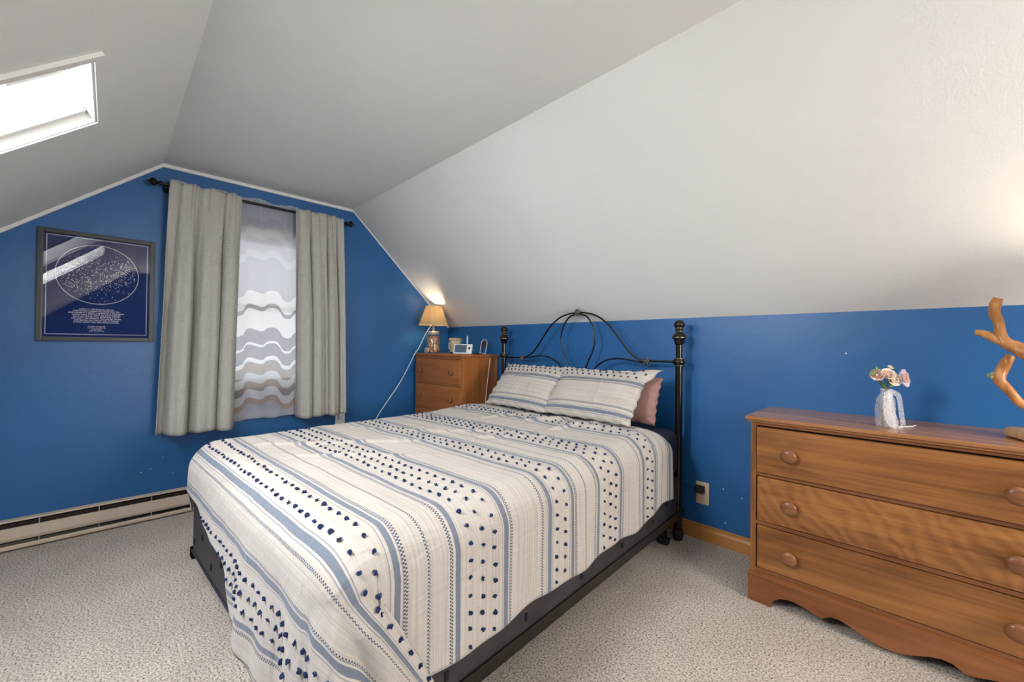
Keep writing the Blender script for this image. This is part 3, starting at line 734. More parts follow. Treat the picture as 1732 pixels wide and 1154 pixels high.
# steel side rails, cross bars, legs (in the bed's own axes)
for u0, s in ((-0.004, 1), (1.334, -1)):
    m = MB(); m.box(min(u0, u0+s*0.004), max(u0, u0+s*0.004), -0.02, 1.84, 0.112, 0.152, 0.001); m.box(min(u0, u0+s*0.04), max(u0, u0+s*0.04), -0.02, 1.84, 0.112, 0.116, 0.001)
    btrans(m).build('side_rail', m_iron, BED)
for v0 in (0.14, 1.45):
    m = MB(); m.box(0.04, 1.29, v0, v0+0.03, 0.100, 0.112, 0.001); btrans(m).build('cross_bar', m_iron, BED)
for u0 in (0.07, 1.285):
    for v0 in (0.13, 1.45):
        m = MB(); m.box(u0-0.012, u0+0.012, v0-0.012, v0+0.012, 0.035, 0.104, 0.002)
        m.box(u0-0.018, u0+0.018, v0-0.018, v0+0.018, 0.075, 0.103, 0.003)
        m.box(u0-0.030, u0+0.034, v0-0.006, v0+0.006, 0.030, 0.036, 0.001); leg = btrans(m).build('leg', m_iron, BED)
        m = MB(); m.box(u0-0.020, u0+0.026, v0-0.018, v0+0.020, 0.0, 0.032, 0.008); btrans(m).build('glide', m_rubber, leg)
m = MB(); m.box(0.64, 0.69, 0.05, 1.82, 0.100, 0.112, 0.001); btrans(m).build('center_rail', m_iron, BED)
m = MB(); m.box(1.20, 1.23, 0.78, 0.81, 0.0, 0.112, 0.003); btrans(m).build('center_leg', m_rubber, BED)

# box spring
bs = thing('box_spring', 'charcoal tufted box spring showing below the bedspread on the black rail', 'box spring', tuple(bw(0.665, 0.9, 0.117)))
m = MB(); m.box(0.002, 1.328, 0.02, 1.832, 0.117, 0.330, 0.018, 3)
btrans(m).build('box', m_box, bs, 60)
m = MB()
for z in (0.135,):
    m.tube([tuple(bw(u, v, z)) for u, v in ((0.0, 0.03), (0.0, 1.834), (1.330, 1.834), (1.330, 0.03))], 0.0045, 8, cap=True)
m.build('welt', m_navy, bs, 60)
bpos = []
for i in range(12): bpos += [(1.3285, 0.06+i*0.15, 0.190+(0.04 if i % 2 else 0))]
for i in range(10): bpos += [(0.04+i*0.14, 1.8325, 0.185+(0.06 if i % 2 else 0))]
for (u, v, z) in bpos:
    m = MB(); side = u > 1.32
    if side: m.box(u-0.002, u+0.003, v-0.006, v+0.006, z-0.011, z+0.011, 0.0015)
    else: m.box(u-0.006, u+0.006, v-0.002, v+0.003, z-0.011, z+0.011, 0.0015)
    btrans(m).build('tuft_dimple', m_dark, bs)
# mattress under a navy fitted sheet
m = MB(); m.box(0.0, 1.326, 0.02, 1.825, 0.332, 0.570, 0.085, 7)
mo = btrans(m); mo.center = True
tag(mo.build('mattress', m_navy, None, 60), 'mattress in a navy fitted sheet, bare side showing by the black post', 'mattress')

# ------------------------------------------------------------------ bedspread
RR = 0.105; UR, UL, VF, ZT = 1.335+0.012-RR, -0.028+RR, 1.862-RR, 0.588
HP = RR*pi/2
def arc(d):
    if d < HP: return RR*sin(d/RR), RR*(1-cos(d/RR))
    return RR, RR+d-HP
def sm(a, b, x):
    t = min(1, max(0, (x-a)/(b-a))); return t*t*(3-2*t)
def wr(u, v):
    z = 0.006*noise.noise(Vector((u*2.2, v*5.0, 3.1)))+0.0035*noise.noise(Vector((u*6, v*13, 7.7)))
    # transverse creases, and the rumpled area near the pillows
    def crease(u0, v0, u1, v1, w, h):
        du, dv = u1-u0, v1-v0; l = hypot(du, dv); t = ((u-u0)*du+(v-v0)*dv)/l/l
        if t < -0.3 or t > 1.3: return 0
        d = ((u-u0)*dv-(v-v0)*du)/l; d += 0.008*sin(t*9)
        return h*exp(-(d/w)**2)*sm(-0.3, 0.15, t)*(1-sm(0.85, 1.3, t))
    z += crease(0.30, 1.62, 0.66, 1.18, 0.010, 0.011)+crease(0.55, 1.60, 0.80, 1.35, 0.012, 0.008)+crease(0.50, 1.02, 0.86, 0.72, 0.012, 0.010)
    z += crease(0.78, 0.95, 0.98, 0.72, 0.014, 0.010)+crease(0.72, 0.52, 0.84, 0.36, 0.016, 0.020)+crease(0.92, 0.58, 1.02, 0.33, 0.014, 0.016)
    z += crease(1.0, 0.45, 1.18, 0.42, 0.012, 0.012)+crease(0.45, 0.62, 0.62, 0.40, 0.014, 0.010)+crease(0.2, 1.25, 0.45, 1.05, 0.012, 0.006)
    k = exp(-((v-0.42)/0.16)**2)
    z += k*(0.012*abs(noise.noise(Vector((u*9, v*10, 1.0))))+0.012)
    return z
def cloth(u, v):
    dr, dl, df = u-UR, UL-u, v-VF
    P = None
    if df <= 0:
        if dr > 0:
            o, d = arc(dr); D = max(0, d-RR)
            rip = (0.003*sin(v*13+0.8)+0.0015*sin(v*31+u*5))*min(1, D/0.2)
            P = (UR+o+rip+0.004, v, ZT-d)
        elif dl > 0:
            o, d = arc(dl); D = max(0, d-RR)
            P = (UL-o-0.006*sin(v*15)*min(1, D/0.2), v, ZT-d)
        else: P = (u, v, ZT)
    elif dr <= 0 and dl <= 0:
        o, d = arc(df); D = max(0, d-RR)
        rip = (0.012*sin(u*16+0.4)+0.007*sin(u*37+v*4))*min(1, D/0.25)*(0.4+0.6*sm(0.2, 1.0, u))
        P = (u, VF+o+rip+0.03*D, ZT-d)
    elif dl > 0:
        rho = hypot(dl, df); ph = atan2(df, dl); o, d = arc(rho); D = max(0, d-RR)
        o2 = o+0.05*D*sin(2*ph)
        P = (UL-o2*cos(ph), VF+o2*sin(ph)+0.03*D*sin(ph), ZT-d)
    else:
        rho = hypot(dr, df); ph = atan2(df, dr); o, d = arc(rho); D = max(0, d-RR)
        pp = radians(3.0); A = 0.55; lay = 0.014*sm(0, 0.08, D)
        if ph >= pp:
            f = (ph-pp)/(pi/2-pp); s = (1-f)*(o*pi/2+A*D)
            bulge = 0.05*D*sin(pi*f)+(0.016*sin(f*11)+0.008*sin(f*25))*min(1, D/0.15)*sin(pi*f)
            oo = o+bulge+lay*(1-f)+0.03*D*f
            if s < o*pi/2:
                psi = pi/2-s/max(o, 1e-6); P = (UR+oo*cos(psi), VF+oo*sin(psi), ZT-d)
            else: P = (UR+oo, VF-(s-o*pi/2), ZT-d)
        else:
            g = ph/pp; P = (UR+o+0.004*(1-g)+lay*g, VF-A*D*g, ZT-d)
    x, y, z = P
    return Vector((x, y, max(0.012, z)+wr(u, v)*(1 if z > ZT-RR*0.5 else 0.4)))
UMAX = UR+HP+0.250; UMIN = UL-HP-0.10
VMIN = 0.20
def vend(u):   # cloth length over the foot, uneven hem
    base = VF+HP-RR
    pts = [(-0.4, 0.42), (0.1, 0.41), (0.32, 0.37), (0.52, 0.335), (0.64, 0.30), (0.70, 0.19), (0.85, 0.165), (1.0, 0.155), (1.3, 0.13), (2.0, 0.11)]
    for (a, za), (b, zb) in zip(pts, pts[1:]):
        if u <= b: zz = za+(zb-za)*(u-a)/(b-a); break
    return VF+HP+(ZT-RR-zz)+0.006*sin(u*21)
def vcloth(v): return v+0.055*sm(1.86, 1.97, v)
us = [UMIN+(UMAX-UMIN)*i/190 for i in range(191)]
vs0 = []
v = VMIN
while v < VF: vs0.append(v); v += 0.0095
vs0 += [VF, VF+0.002, VF+0.004, VF+0.007, VF+0.010, VF+0.014, VF+0.019, VF+0.025, VF+0.033]
NB = 44
SP = thing('bedspread', 'white cotton bedspread with blue woven stripes and navy tufts covering the bed', 'bedspread', tuple(bw(0.66, 0.95, ZT)))
wl = world_loc(SP)
bm = bmesh.new(); lay = bm.loops.layers.uv.new('UVMap'); rows = []
def vmin(u): return VMIN+0.03*noise.noise(Vector((u*4, 0, 5)))+0.07*exp(-((u-1.27)/0.10)**2)-0.03*sm(1.40, 1.6, u)
ucap = lambda v: 0.0
for j, v in enumerate(vs0):
    rows.append([(u, (vmin(u)+(v-VMIN)*(VF-vmin(u))/(VF-VMIN)) if v < VF else v) for u in us])
last = vs0[-1]
for k in range(1, NB+1):
    rows.append([(u, last+(vend(u)-last)*k/NB) for u in us])
def hemu(u, v):   # let the side hem undulate
    t = max(0, (u-UR)/(UMAX-UR)); return u+t*(0.005*sin(v*14)+0.003*sin(v*33+1)-0.03*(1-sm(0.2, 0.5, v)))
V = []
for r in rows:
    row = []
    for (u, v) in r:
        p = cloth(hemu(u, v), v); row.append(bm.verts.new(bw(p.x, p.y, p.z)-wl))
    V.append(row)
for j in range(len(rows)-1):
    for i in range(len(us)-1):
        f = bm.faces.new((V[j][i], V[j+1][i], V[j+1][i+1], V[j][i+1])); f.smooth = True
        for lp, (a, b) in zip(f.loops, ((i, j), (i, j+1), (i+1, j+1), (i+1, j))):
            lp[lay].uv = (rows[b][a][0]+1, vcloth(rows[b][a][1])+1-1)
me = bpy.data.meshes.new('bedspread_cloth'); bm.to_mesh(me); bm.free(); me.materials.append(m_spread)
o = bpy.data.objects.new('bedspread_cloth', me); C.objects.link(o); o.parent = SP
so = o.modifiers.new('thickness', 'SOLIDIFY'); so.thickness = 0.003; so.offset = -1
# tufts
def tuft_mesh():
    t = MB(); rr = random.Random(5)
    t.tube(bez([(-0.0045, -0.003, -0.001), (-0.004, 0.002, 0.0045), (0, 0.004, 0.006), (0.004, 0.002, 0.0045), (0.0045, -0.003, 0)], 5), 0.0022, 7)
    t.ico((0, 0, 0.002), 0.0042, (1.1, 1, 0.8), 2, jit=0.6); t.ico((0.002, -0.003, 0.004), 0.0028, sub=1, jit=0.6)
    bmesh.ops.recalc_face_normals(t.bm, faces=t.bm.faces[:])
    me = bpy.data.meshes.new('tuft'); t.bm.to_mesh(me); t.bm.free(); me.materials.append(m_tuft)
    me.polygons.foreach_set('use_smooth', [True]*len(me.polygons)); return me
TM = tuft_mesh()
ROWS_W = [0.036, 0.082, 0.330, 0.372, 0.415]
def place(fn, u, v, inv=-1):
    e = 0.004; p = fn(u, v); a = fn(u+e, v)-p; b = fn(u, v+e)-p
    n = a.cross(b).normalized()*inv; return p, n, a.normalized()
tp = []
def invv(vc):     # cloth pattern coordinate -> sheet coordinate
    lo, hi = 0.0, 3.0
    for _ in range(40):
        mid = (lo+hi)/2
        if vcloth(mid) < vc: lo = mid
        else: hi = mid
    return lo
rr = random.Random(11)
fnw = lambda u, v: (lambda p: bw(p.x, p.y, p.z))(cloth(hemu(u, v), v))
for per in range(-1, 4):
    for iw, w in enumerate(ROWS_W):
        vc = VA-w-per*PER if per >= 0 else VA-w+PER
        v = invv(vc)
        if v < VMIN+0.03: continue
        k = 0; u = UMIN+0.02+(0.021 if iw % 2 else 0.0)
        while u < UMAX-0.012:
            uu = u+rr.uniform(-0.003, 0.003); vv = v+rr.uniform(-0.003, 0.003)
            if vv < vend(uu)-0.008 and not (vv < 0.36 and 0.1 < uu < 1.18):
                p, n, t = place(fnw, uu, vv)
                if p.z > 0.03: tp.append((p, n, t))
            u += 0.042
campos = Vector((3.0925, -2.2173, 1.0))
tp.sort(key=lambda q: (q[0]-campos).length if (campos-q[0]).dot(q[1]) > 0 else 99)
print('tufts', len(tp))
def tmat(p, n, t, s):
    x = (t-n*t.dot(n)).normalized(); y = n.cross(x)
    a = rr.uniform(0, 6.28); x2 = x*cos(a)+y*sin(a); y2 = n.cross(x2)
    M = Matrix((x2*s, y2*s, n*s)).transposed().to_4x4(); M.translation = p; return M
far = MB()
for i, (p, n, t) in enumerate(tp):
    s = rr.uniform(0.72, 0.98)
    if i < 100:
        c = bpy.data.objects.new('tuft', TM); C.objects.link(c); c.parent = SP; Mx = tmat(p-wl+n*0.001, n, t, s); c.matrix_local = Mx
    else:
        tb = bmesh.new(); tb.from_mesh(TM); tb.transform(tmat(p+n*0.001, n, t, s)); far.merge(tb)
o = far.build('tufts', m_tuft, SP, 180, recalc=False); o['kind'] = 'stuff'
# small white care label at the head corner
m = MB(); p, n, t = place(fnw, 1.24, 0.33)
m.box(p.x-0.016, p.x+0.016, p.y-0.010, p.y+0.010, p.z+0.0, p.z+0.0015); m.build('care_label', m_plastic, SP)

# ------------------------------------------------------------------ pillows
def pillow(name, label, cat, center, ex, ey, hw, hh, th, mat, group, flange=0.03, striped=True, flare=(0, 0, 0, 0), seed=1, sag=0.0):
    """ex: unit vector along the width, ey: unit vector up the slope, normal = ex x ey"""
    ex = Vector(ex).normalized(); ey = Vector(ey).normalized(); nn = ex.cross(ey).normalized(); c = Vector(center)
    T = thing(name, label, cat, tuple(c-ey*hh), group)
    def surf(a, b, side):
        A = (1-abs(a)**3.2); B = (1-abs(b)**2.8)
        t = th*max(0, A)**0.55*max(0, B)**0.55
        t += 0.006*noise.noise(Vector((a*2.5+seed*3, b*2.5, seed)))*A*B
        # edges draw in between the corners
        w = hw*(1-0.05*(1-abs(a))*0-0.035*(1-b*b)*abs(a)); h = hh*(1-0.04*(1-a*a)*abs(b))
        x = a*w; y = b*h
        # flange ripple
        e = max(abs(a), abs(b)); rip = 0
        if e > 0.86: rip = (e-0.86)/0.14
        off = rip*0.007*sin((a if abs(b) > abs(a) else b)*19+seed)
        if flare[0] and a > 0.75 and b > 0.5: k = (a-0.75)/0.25*(b-0.5)/0.5; x += flare[0]*k; y += flare[1]*k; off += flare[2]*k
        y -= sag*(1-a*a)*max(0, b)
        zoff = t*0.5*side+off
        return c+ex*x+ey*y+nn*(zoff+th*0.10)
    n = 60
    mb = MB(); lay = mb.bm.loops.layers.uv.new('UVMap')
    def vv(b): return VA-(0.360+0.341*(1-b)/2)
    for side in (1, -1):
        VV = [[mb.bm.verts.new(surf(-1+2*i/n, -1+2*j/n, side)) for i in range(n+1)] for j in range(n+1)]
        for j in range(n):
            for i in range(n):
                f = mb.bm.faces.new((VV[j][i], VV[j][i+1], VV[j+1][i+1], VV[j+1][i]) if side == 1 else (VV[j][i], VV[j+1][i], VV[j+1][i+1], VV[j][i+1]))
                idx = ((i, j), (i+1, j), (i+1, j+1), (i, j+1)) if side == 1 else ((i, j), (i, j+1), (i+1, j+1), (i+1, j))
                for lp, (a, b) in zip(f.loops, idx): lp[lay].uv = (a/n*2*hw+seed, vv(-1+2*b/n))
    bmesh.ops.remove_doubles(mb.bm, verts=mb.bm.verts[:], dist=0.0003)
    mb.build('pillow_cover', mat, T, 180)
    if striped:
        wl = world_loc(T); rr = random.Random(seed)
        for iw, w in enumerate((0.374, 0.401, 0.430)):
            b = 1-2*(w-0.360)/0.341
            k = 13 if hw > 0.26 else 11
            for i in range(k):
                a = -0.90+1.80*(i+0.5*(iw % 2))/(k-0.5)
                p = surf(a, b, 1); e = 0.01; n_ = (surf(a+e, b, 1)-p).cross(surf(a, b+e, 1)-p).normalized()
                o = bpy.data.objects.new('tuft', TM); C.objects.link(o); o.parent = T
                o.matrix_local = tmat(p-wl+n_*0.001, n_, ex, 0.85)
    return T
lean = Vector((0, 0.215, 0.255)); G = 'striped pillow shams'
pillow('pillow', 'left striped white pillow sham leaning on the headboard, nearer the small chest', 'pillow', (1.290, -0.318, 0.735), (1, -0.03, 0), lean, 0.268, 0.168, 0.085, m_spread, G, seed=2)
pillow('pillow', 'right striped white pillow sham with a flared corner, in front of the mauve pillow', 'pillow', (1.810, -0.318, 0.738), (1, 0.0, 0), lean, 0.280, 0.170, 0.095, m_spread, G, flare=(0.055, 0.020, -0.01), seed=4, sag=0.012)
pillow('pillow', 'plain mauve pillow tucked behind the right striped sham', 'pillow', (1.870, -0.200, 0.715), (1, 0.03, 0), Vector((0, 0.10, 0.30)), 0.255, 0.128, 0.10, m_mauve, None, striped=False, seed=6)

# ------------------------------------------------------------------ drawers helper
def knob(par, x, y, z, r, mat):
    m = MB(); m.lathe([(r*0.45, 0), (r*0.42, r*0.35), (r*0.75, r*0.55), (r*0.98, r*0.80), (r, r*0.98), (r*0.90, r*1.16), (r*0.6, r*1.28), (0, r*1.34)], (x, y, z), 22, axis='Y')
    m.build('knob', mat, par, 60)

# large dresser
DX0, DX1, DY = 2.592, 3.405, -0.370
D = thing('dresser', 'long low three-drawer maple dresser with a scalloped base against the blue wall', 'dresser', ((DX0+DX1)/2, -0.19, 0))
def topslab(x0, x1, yf, yb, z0, z1, name, mat, par):
    m = MB(); m.box(x0, x1, yf, yb, z0+(z1-z0)*0.35, z1, 0.005, 3); m.box(x0+0.008, x1-0.008, yf+0.008, yb, z0, z0+(z1-z0)*0.45, 0.003); return m.build(name, mat, par, 40)
topslab(DX0-0.018, DX1+0.018, DY-0.016, -0.003, 0.704, 0.7265, 'top', m_woodtop, D)
MB().box(DX0, DX0+0.020, DY, -0.006, 0.0, 0.704, 0.001).build('side_panel', m_woodside, D)
MB().box(DX1-0.020, DX1, DY, -0.006, 0.0, 0.704, 0.001).build('side_panel', m_woodside, D)
MB().box(DX0+0.02, DX1-0.02, -0.016, -0.006, 0.05, 0.704).build('back_panel', m_woodside, D)
for z0, z1, nm in ((0.692, 0.704, 'face_rail'), (0.4935, 0.5075, 'face_rail'), (0.300, 0.314, 'face_rail'), (0.112, 0.128, 'face_rail')):
    MB().box(DX0+0.02, DX1-0.02, DY+0.002, DY+0.03, z0, z1, 0.001).build(nm, m_woodbase, D)
MB().box(DX0+0.02, DX1-0.02, DY+0.024, -0.02, 0.12, 0.69).build('carcass_interior', m_dark, D)
for i, (z0, z1, mt, dy) in enumerate(((0.510, 0.686, m_wood, -0.010), (0.317, 0.490, m_woodfig, 0.0), (0.131, 0.297, m_wood, 0.0))):
    dd = MB().box(DX0+0.024, DX1-0.024, DY-0.002+dy, DY+0.020+dy, z0, z1, 0.003, 3).build('drawer', mt, D, 40)
    zc = (z0+z1)/2
    for x in (2.727, DX0+DX1-2.727): knob(dd, x, DY-0.002+dy, zc-0.004, 0.0265, m_knob)
# scalloped apron
xa, xb = DX0-0.003, DX1+0.003; w = xb-xa
KA = 1.28
half = [(0.0, 0.0), (0.078, 0.0), (0.083, 0.014), (0.092, 0.026), (0.110, 0.036), (0.130, 0.041), (0.150, 0.042), (0.172, 0.040), (0.192, 0.036), (0.212, 0.030), (0.228, 0.028), (0.238, 0.027),
        (0.250, 0.034), (0.265, 0.040), (0.285, 0.041), (0.310, 0.036), (0.335, 0.028), (0.360, 0.021), (0.385, 0.017), (w/2, 0.016)]
half = [(a, b*(KA if a < 0.33 else 1.0+(KA-1)*max(0, (0.40-a)/0.07))) for a, b in half]
pts = [(xa+a, b) for a, b in half]+[(xb-a, b) for a, b in half[::-1][1:]]
poly = pts+[(xb, 0.104), (xa, 0.104)]
m = MB(); m.prism(poly, 0.016, 'XZ', DY-0.018)
ap = m.build('scalloped_apron', m_woodbase, D)
m = MB(); m.prism([(DY-0.018, 0.104), (DY-0.016, 0.111), (DY-0.006, 0.114), (DY+0.0, 0.114), (DY+0.0, 0.104)], w, 'YZ', xa); m.build('base_molding', m_woodbase, D)
for xs_ in (xa, xb-0.012):
    m = MB(); m.prism([(DY-0.002, 0.0), (DY+0.05, 0.0), (DY+0.07, 0.03), (-0.10, 0.03), (-0.08, 0.0), (-0.006, 0.0), (-0.006, 0.104), (DY-0.002, 0.104)], 0.0028 if xs_ == xa else 0.012, 'YZ', xs_)
    m.build('side_apron', m_woodbase, D)
for (x, z) in ((xa+0.008, 0.094), (xa+0.008, 0.006), (xb-0.008, 0.094)):
    m = MB(); m.lathe([(0.0035, 0), (0.003, 0.0015), (0, 0.002)], (x, DY-0.018, z), 10, axis='Y'); m.build('peg', m_gold, ap, 60)

# small corner chest
CX0, CX1, CY = 0.040, 0.690, -0.358
K = thing('chest_of_drawers', 'small reddish maple chest of drawers in the corner beyond the bed', 'chest', ((CX0+CX1)/2, -0.18, 0))
topslab(CX0-0.014, CX1+0.012, CY-0.014, -0.012, 0.902, 0.924, 'top', m_chest, K)
MB().box(CX0, CX0+0.020, CY, -0.012, 0.0, 0.902, 0.001).build('side_panel', m_chestside, K)
MB().box(CX1-0.020, CX1, CY, -0.012, 0.0, 0.902, 0.001).build('side_panel', m_chestside, K)
MB().box(CX0+0.02, CX1-0.02, CY+0.024, -0.012, 0.06, 0.90).build('carcass', m_dark, K)
zz = 0.888
for i in range(4):
    z1 = 0.886-i*0.205; z0 = z1-0.190
    MB().box(CX0+0.02, CX1-0.02, CY+0.003, CY+0.03, z1+0.001, z1+0.014, 0.001).build('face_rail', m_chest, K)
    dd = MB().box(CX0+0.024, CX1-0.034, CY-0.004, CY+0.02, z0, z1-0.002, 0.004, 3).build('drawer', m_chest, K, 40)
    for x in (0.130, 0.560): knob(dd, x, CY-0.004, (z0+z1)/2-0.008, 0.021, m_knob)
MB().box(CX0, CX1, CY, CY+0.03, 0.0, 0.068, 0.002).build('base_rail', m_chest, K)
MB().box(CX1-0.034, CX1-0.02, CY+0.001, CY+0.03, 0.06, 0.902).build('face_stile', m_chestside, K)

# ------------------------------------------------------------------ things on the chest
ZT_ = 0.924
# jar lamp, near the left front
LX, LY = 0.165, -0.268
A = thing('jar_lamp', 'small lit lamp with tan shade on a shell filled jar, on the corner chest', 'lamp', (LX, LY, ZT_))
m = MB(); m.lathe([(0.052, ZT_+0.001), (0.057, ZT_+0.008), (0.058, ZT_+0.03), (0.058, ZT_+0.130), (0.052, ZT_+0.148), (0.043, ZT_+0.158), (0.043, ZT_+0.163)], (LX, LY, 0), 24); m.build('jar', m_jarglass, A, 50)
m = MB(); rr = random.Random(4)
def fill_mat():
    m, nt, b = newmat('mixed_shells'); tc = N(nt, 'ShaderNodeTexCoord'); v = N(nt, 'ShaderNodeTexVoronoi', i_Scale=95.0); L(nt, tc.outputs['Object'], v.inputs['Vector'])
    rp = ramp(nt, [(0.1, (0.30, 0.06, 0.02, 1)), (0.4, (0.45, 0.22, 0.09, 1)), (0.7, (0.66, 0.50, 0.32, 1)), (0.95, (0.10, 0.05, 0.03, 1))]); sp = N(nt, 'ShaderNodeSeparateColor'); L(nt, v.outputs['Color'], sp.inputs[0]); L(nt, sp.outputs[0], rp.inputs[0])
    L(nt, rp.outputs[0], b.inputs['Base Color']); return m
m.lathe([(0.0, ZT_+0.006), (0.050, ZT_+0.008), (0.053, ZT_+0.03), (0.053, ZT_+0.125), (0.044, ZT_+0.143), (0, ZT_+0.148)], (LX, LY, 0), 30)
for v in m.bm.verts: v.co += Vector((1, 1, 0.6))*0.0022*noise.noise(v.co*90)
m.build('shell_filling', fill_mat(), A, 60)['kind'] = 'stuff'
m = MB(); m.lathe([(0.045, ZT_+0.156), (0.047, ZT_+0.158), (0.047, ZT_+0.180), (0.042, ZT_+0.184), (0.010, ZT_+0.185), (0.010, ZT_+0.225), (0.013, ZT_+0.228), (0.013, ZT_+0.265), (0.0, ZT_+0.266)], (LX, LY, 0), 22); m.build('jar_lid', plain('brushed_lid', (0.55, 0.48, 0.36), 0.35, 0.6), A, 50)
m = MB(); zs0, zs1 = ZT_+0.236, ZT_+0.396
def sq(z, h):
    o = []; ch = h*0.30
    for sx, sy in ((1, 1), (-1, 1), (-1, -1), (1, -1)):
        a, b = (Vector((sx*h, sy*(h-ch), z)), Vector((sx*(h-ch), sy*h, z)))
        o += [a, b] if sx*sy > 0 else [b, a]
    R_ = Matrix.Rotation(radians(8), 3, 'Z'); return [R_@p+Vector((LX, LY, 0)) for p in o]
b0 = [m.bm.verts.new(p) for p in sq(zs0, 0.101)]; b1 = [m.bm.verts.new(p) for p in sq(zs1, 0.053)]
for i in range(8): m.bm.faces.new((b0[i], b0[(i+1) % 8], b1[(i+1) % 8], b1[i]))
sh = m.build('lamp_shade', m_shade, A); so = sh.modifiers.new('t', 'SOLIDIFY'); so.thickness = 0.0015
m = MB()
for z, h in ((zs0, 0.1015), (zs1, 0.0535)): m.tube([tuple(p) for p in sq(z, h)], 0.0022, 6, closed=True)
m.build('shade_trim', plain('cream_shade_edge', (0.75, 0.62, 0.40), 0.7), sh)
m = MB(); m.ico((LX, LY, ZT_+0.292), 0.018, (1, 1, 1.2), 3); m.build('bulb', m_bulb, A, 180)
lamp_light('jar_lamp_light', (LX, LY, ZT_+0.325), 2.4, (1, 0.80, 0.55), 0.02)
m = MB(); m.tube(bez([(LX-0.012, LY-0.012, ZT_+0.240), (LX-0.035, LY-0.055, ZT_+0.16), (LX-0.075, LY-0.095, ZT_+0.04), (LX-0.100, LY-0.118, ZT_-0.01), (LX-0.10, LY-0.24, 0.70), (LX-0.11, LY-0.40, 0.48), (0.03, -0.74, 0.36), (0.022, -0.88, 0.26), (0.075, -0.93, 0.17), (0.10, -0.96, 0.06), (0.12, -0.98, 0.004)], 10), 0.0032, 8)
m.build('cord', m_cord, A, 180, 'white cord running down the wall behind the bed')
# little round tin leaning on the jar
tag(MB().lathe([(0.0, 0.0), (0.022, 0.0), (0.024, 0.002), (0.024, 0.010), (0.020, 0.012), (0.0, 0.010)], (0.178, -0.338, ZT_+0.0245), 24, axis='Y', rot=Matrix.Rotation(radians(25), 3, 'Z')).build('round_tin', plain('silver_tin', (0.42, 0.41, 0.38), 0.35, 0.5, bump=0.5, scale=300), None, 40), 'small round silver tin standing against the lamp jar', 'tin')
# hexagonal canister
CN = thing('canister', 'cream faceted candle canister with a silver lid between the lamp and the baby monitor', 'canister', (0.365, -0.185, ZT_))
m = MB(); m.lathe([(0.040, ZT_+0.001), (0.046, ZT_+0.010), (0.050, ZT_+0.104), (0.050, ZT_+0.108)], (0.365, -0.185, 0), 8, rot=Matrix.Rotation(radians(10), 3, 'Z')); m.build('canister_body', plain('cream_glaze', (0.52, 0.46, 0.27), 0.35, var=0.03), CN)
m = MB(); m.lathe([(0.058, ZT_+0.108), (0.060, ZT_+0.110), (0.060, ZT_+0.118), (0.054, ZT_+0.121), (0.048, ZT_+0.128), (0.0, ZT_+0.130)], (0.365, -0.185, 0), 8, rot=Matrix.Rotation(radians(10), 3, 'Z')); m.build('canister_lid', plain('pewter_lid', (0.40, 0.36, 0.30), 0.35, 0.4), CN)
m = MB(); m.box(-0.016, 0.016, -0.0012, 0.0006, 0.035, 0.090, 0.0005)
for i in range(4): m.box(-0.010, 0.010, -0.0022, -0.001, 0.045+i*0.011, 0.049+i*0.011)
Rm = Matrix.Rotation(radians(-12), 3, 'Z')
for v in m.bm.verts: v.co = Rm@v.co+Vector((0.348, -0.235, ZT_))
m.build('paper_label', plain('grey_label', (0.50, 0.52, 0.58), 0.6, var=0.3, scale=150), CN)
m = MB(); m.lathe([(0.050, ZT_+0.0005), (0.052, ZT_+0.004), (0.048, ZT_+0.012), (0.0, ZT_+0.012)], (0.365, -0.185, 0), 8, rot=Matrix.Rotation(radians(10), 3, 'Z')); m.build('canister_foot', m_black, CN)
# baby monitor
BMn = thing('baby_monitor', 'white baby monitor with a grey screen and raised antenna on the corner chest', 'monitor', (0.545, -0.225, ZT_))
Rm = Matrix.Rotation(radians(28), 3, 'Z') @ Matrix.Rotation(radians(-14), 3, 'X')
def bmn(m):
    for v in m.bm.verts: v.co = Rm@v.co+Vector((0.535, -0.245, ZT_+0.002))
    return m
bmn(MB().box(-0.078, 0.078, -0.007, 0.007, 0, 0.078, 0.005, 3)).build('monitor_body', m_plastic, BMn, 40)
bmn(MB().box(-0.066, 0.034, -0.009, -0.006, 0.010, 0.070, 0.001)).build('screen', m_screen, BMn)
bmn(MB().lathe([(0.009, 0.006), (0.009, 0.009), (0.006, 0.010), (0, 0.010)], (0.056, 0, 0.044), 18, axis='Y')).build('button', m_black, BMn, 40)
bmn(MB().tube([(0.030, 0.012, 0.055), (0.018, 0.018, 0.150)], [0.006, 0.0052], 10)).build('antenna', m_plastic, BMn, 40)
bmn(MB().box(-0.03, 0.03, 0.004, 0.045, 0.012, 0.018, 0.002)).build('kick_stand', m_plastic, BMn)
# phone charging stand: clear arms with a dark disc
PS = thing('charging_stand', 'clear upright phone charging stand with a dark oval pad, nearest the bed post', 'stand', (0.640, -0.100, ZT_))
m = MB(); m.lathe([(0.030, ZT_+0.0005), (0.032, ZT_+0.004), (0.030, ZT_+0.010), (0.0, ZT_+0.012)], (0.622, -0.115, 0), 24); m.build('base', plain('grey_plastic', (0.25, 0.25, 0.26), 0.35), PS, 50)
m = MB(); Rx = Matrix.Rotation(radians(20), 3, 'Z') @ Matrix.Rotation(radians(-16), 3, 'X'); q = []
pts = [(-0.024, 0, 0.0), (-0.026, 0, 0.05), (-0.026, 0, 0.085), (-0.018, 0, 0.105), (0, 0, 0.112), (0.018, 0, 0.105), (0.026, 0, 0.085), (0.026, 0, 0.05), (0.024, 0, 0.0)]
m.tube(bez([tuple(Rx@Vector(p)+Vector((0.622, -0.112, ZT_+0.008))) for p in pts], 6), 0.0035, 8); m.build('hoop', plain('silver_plastic', (0.5, 0.52, 0.55), 0.25, 0.3), PS, 60)
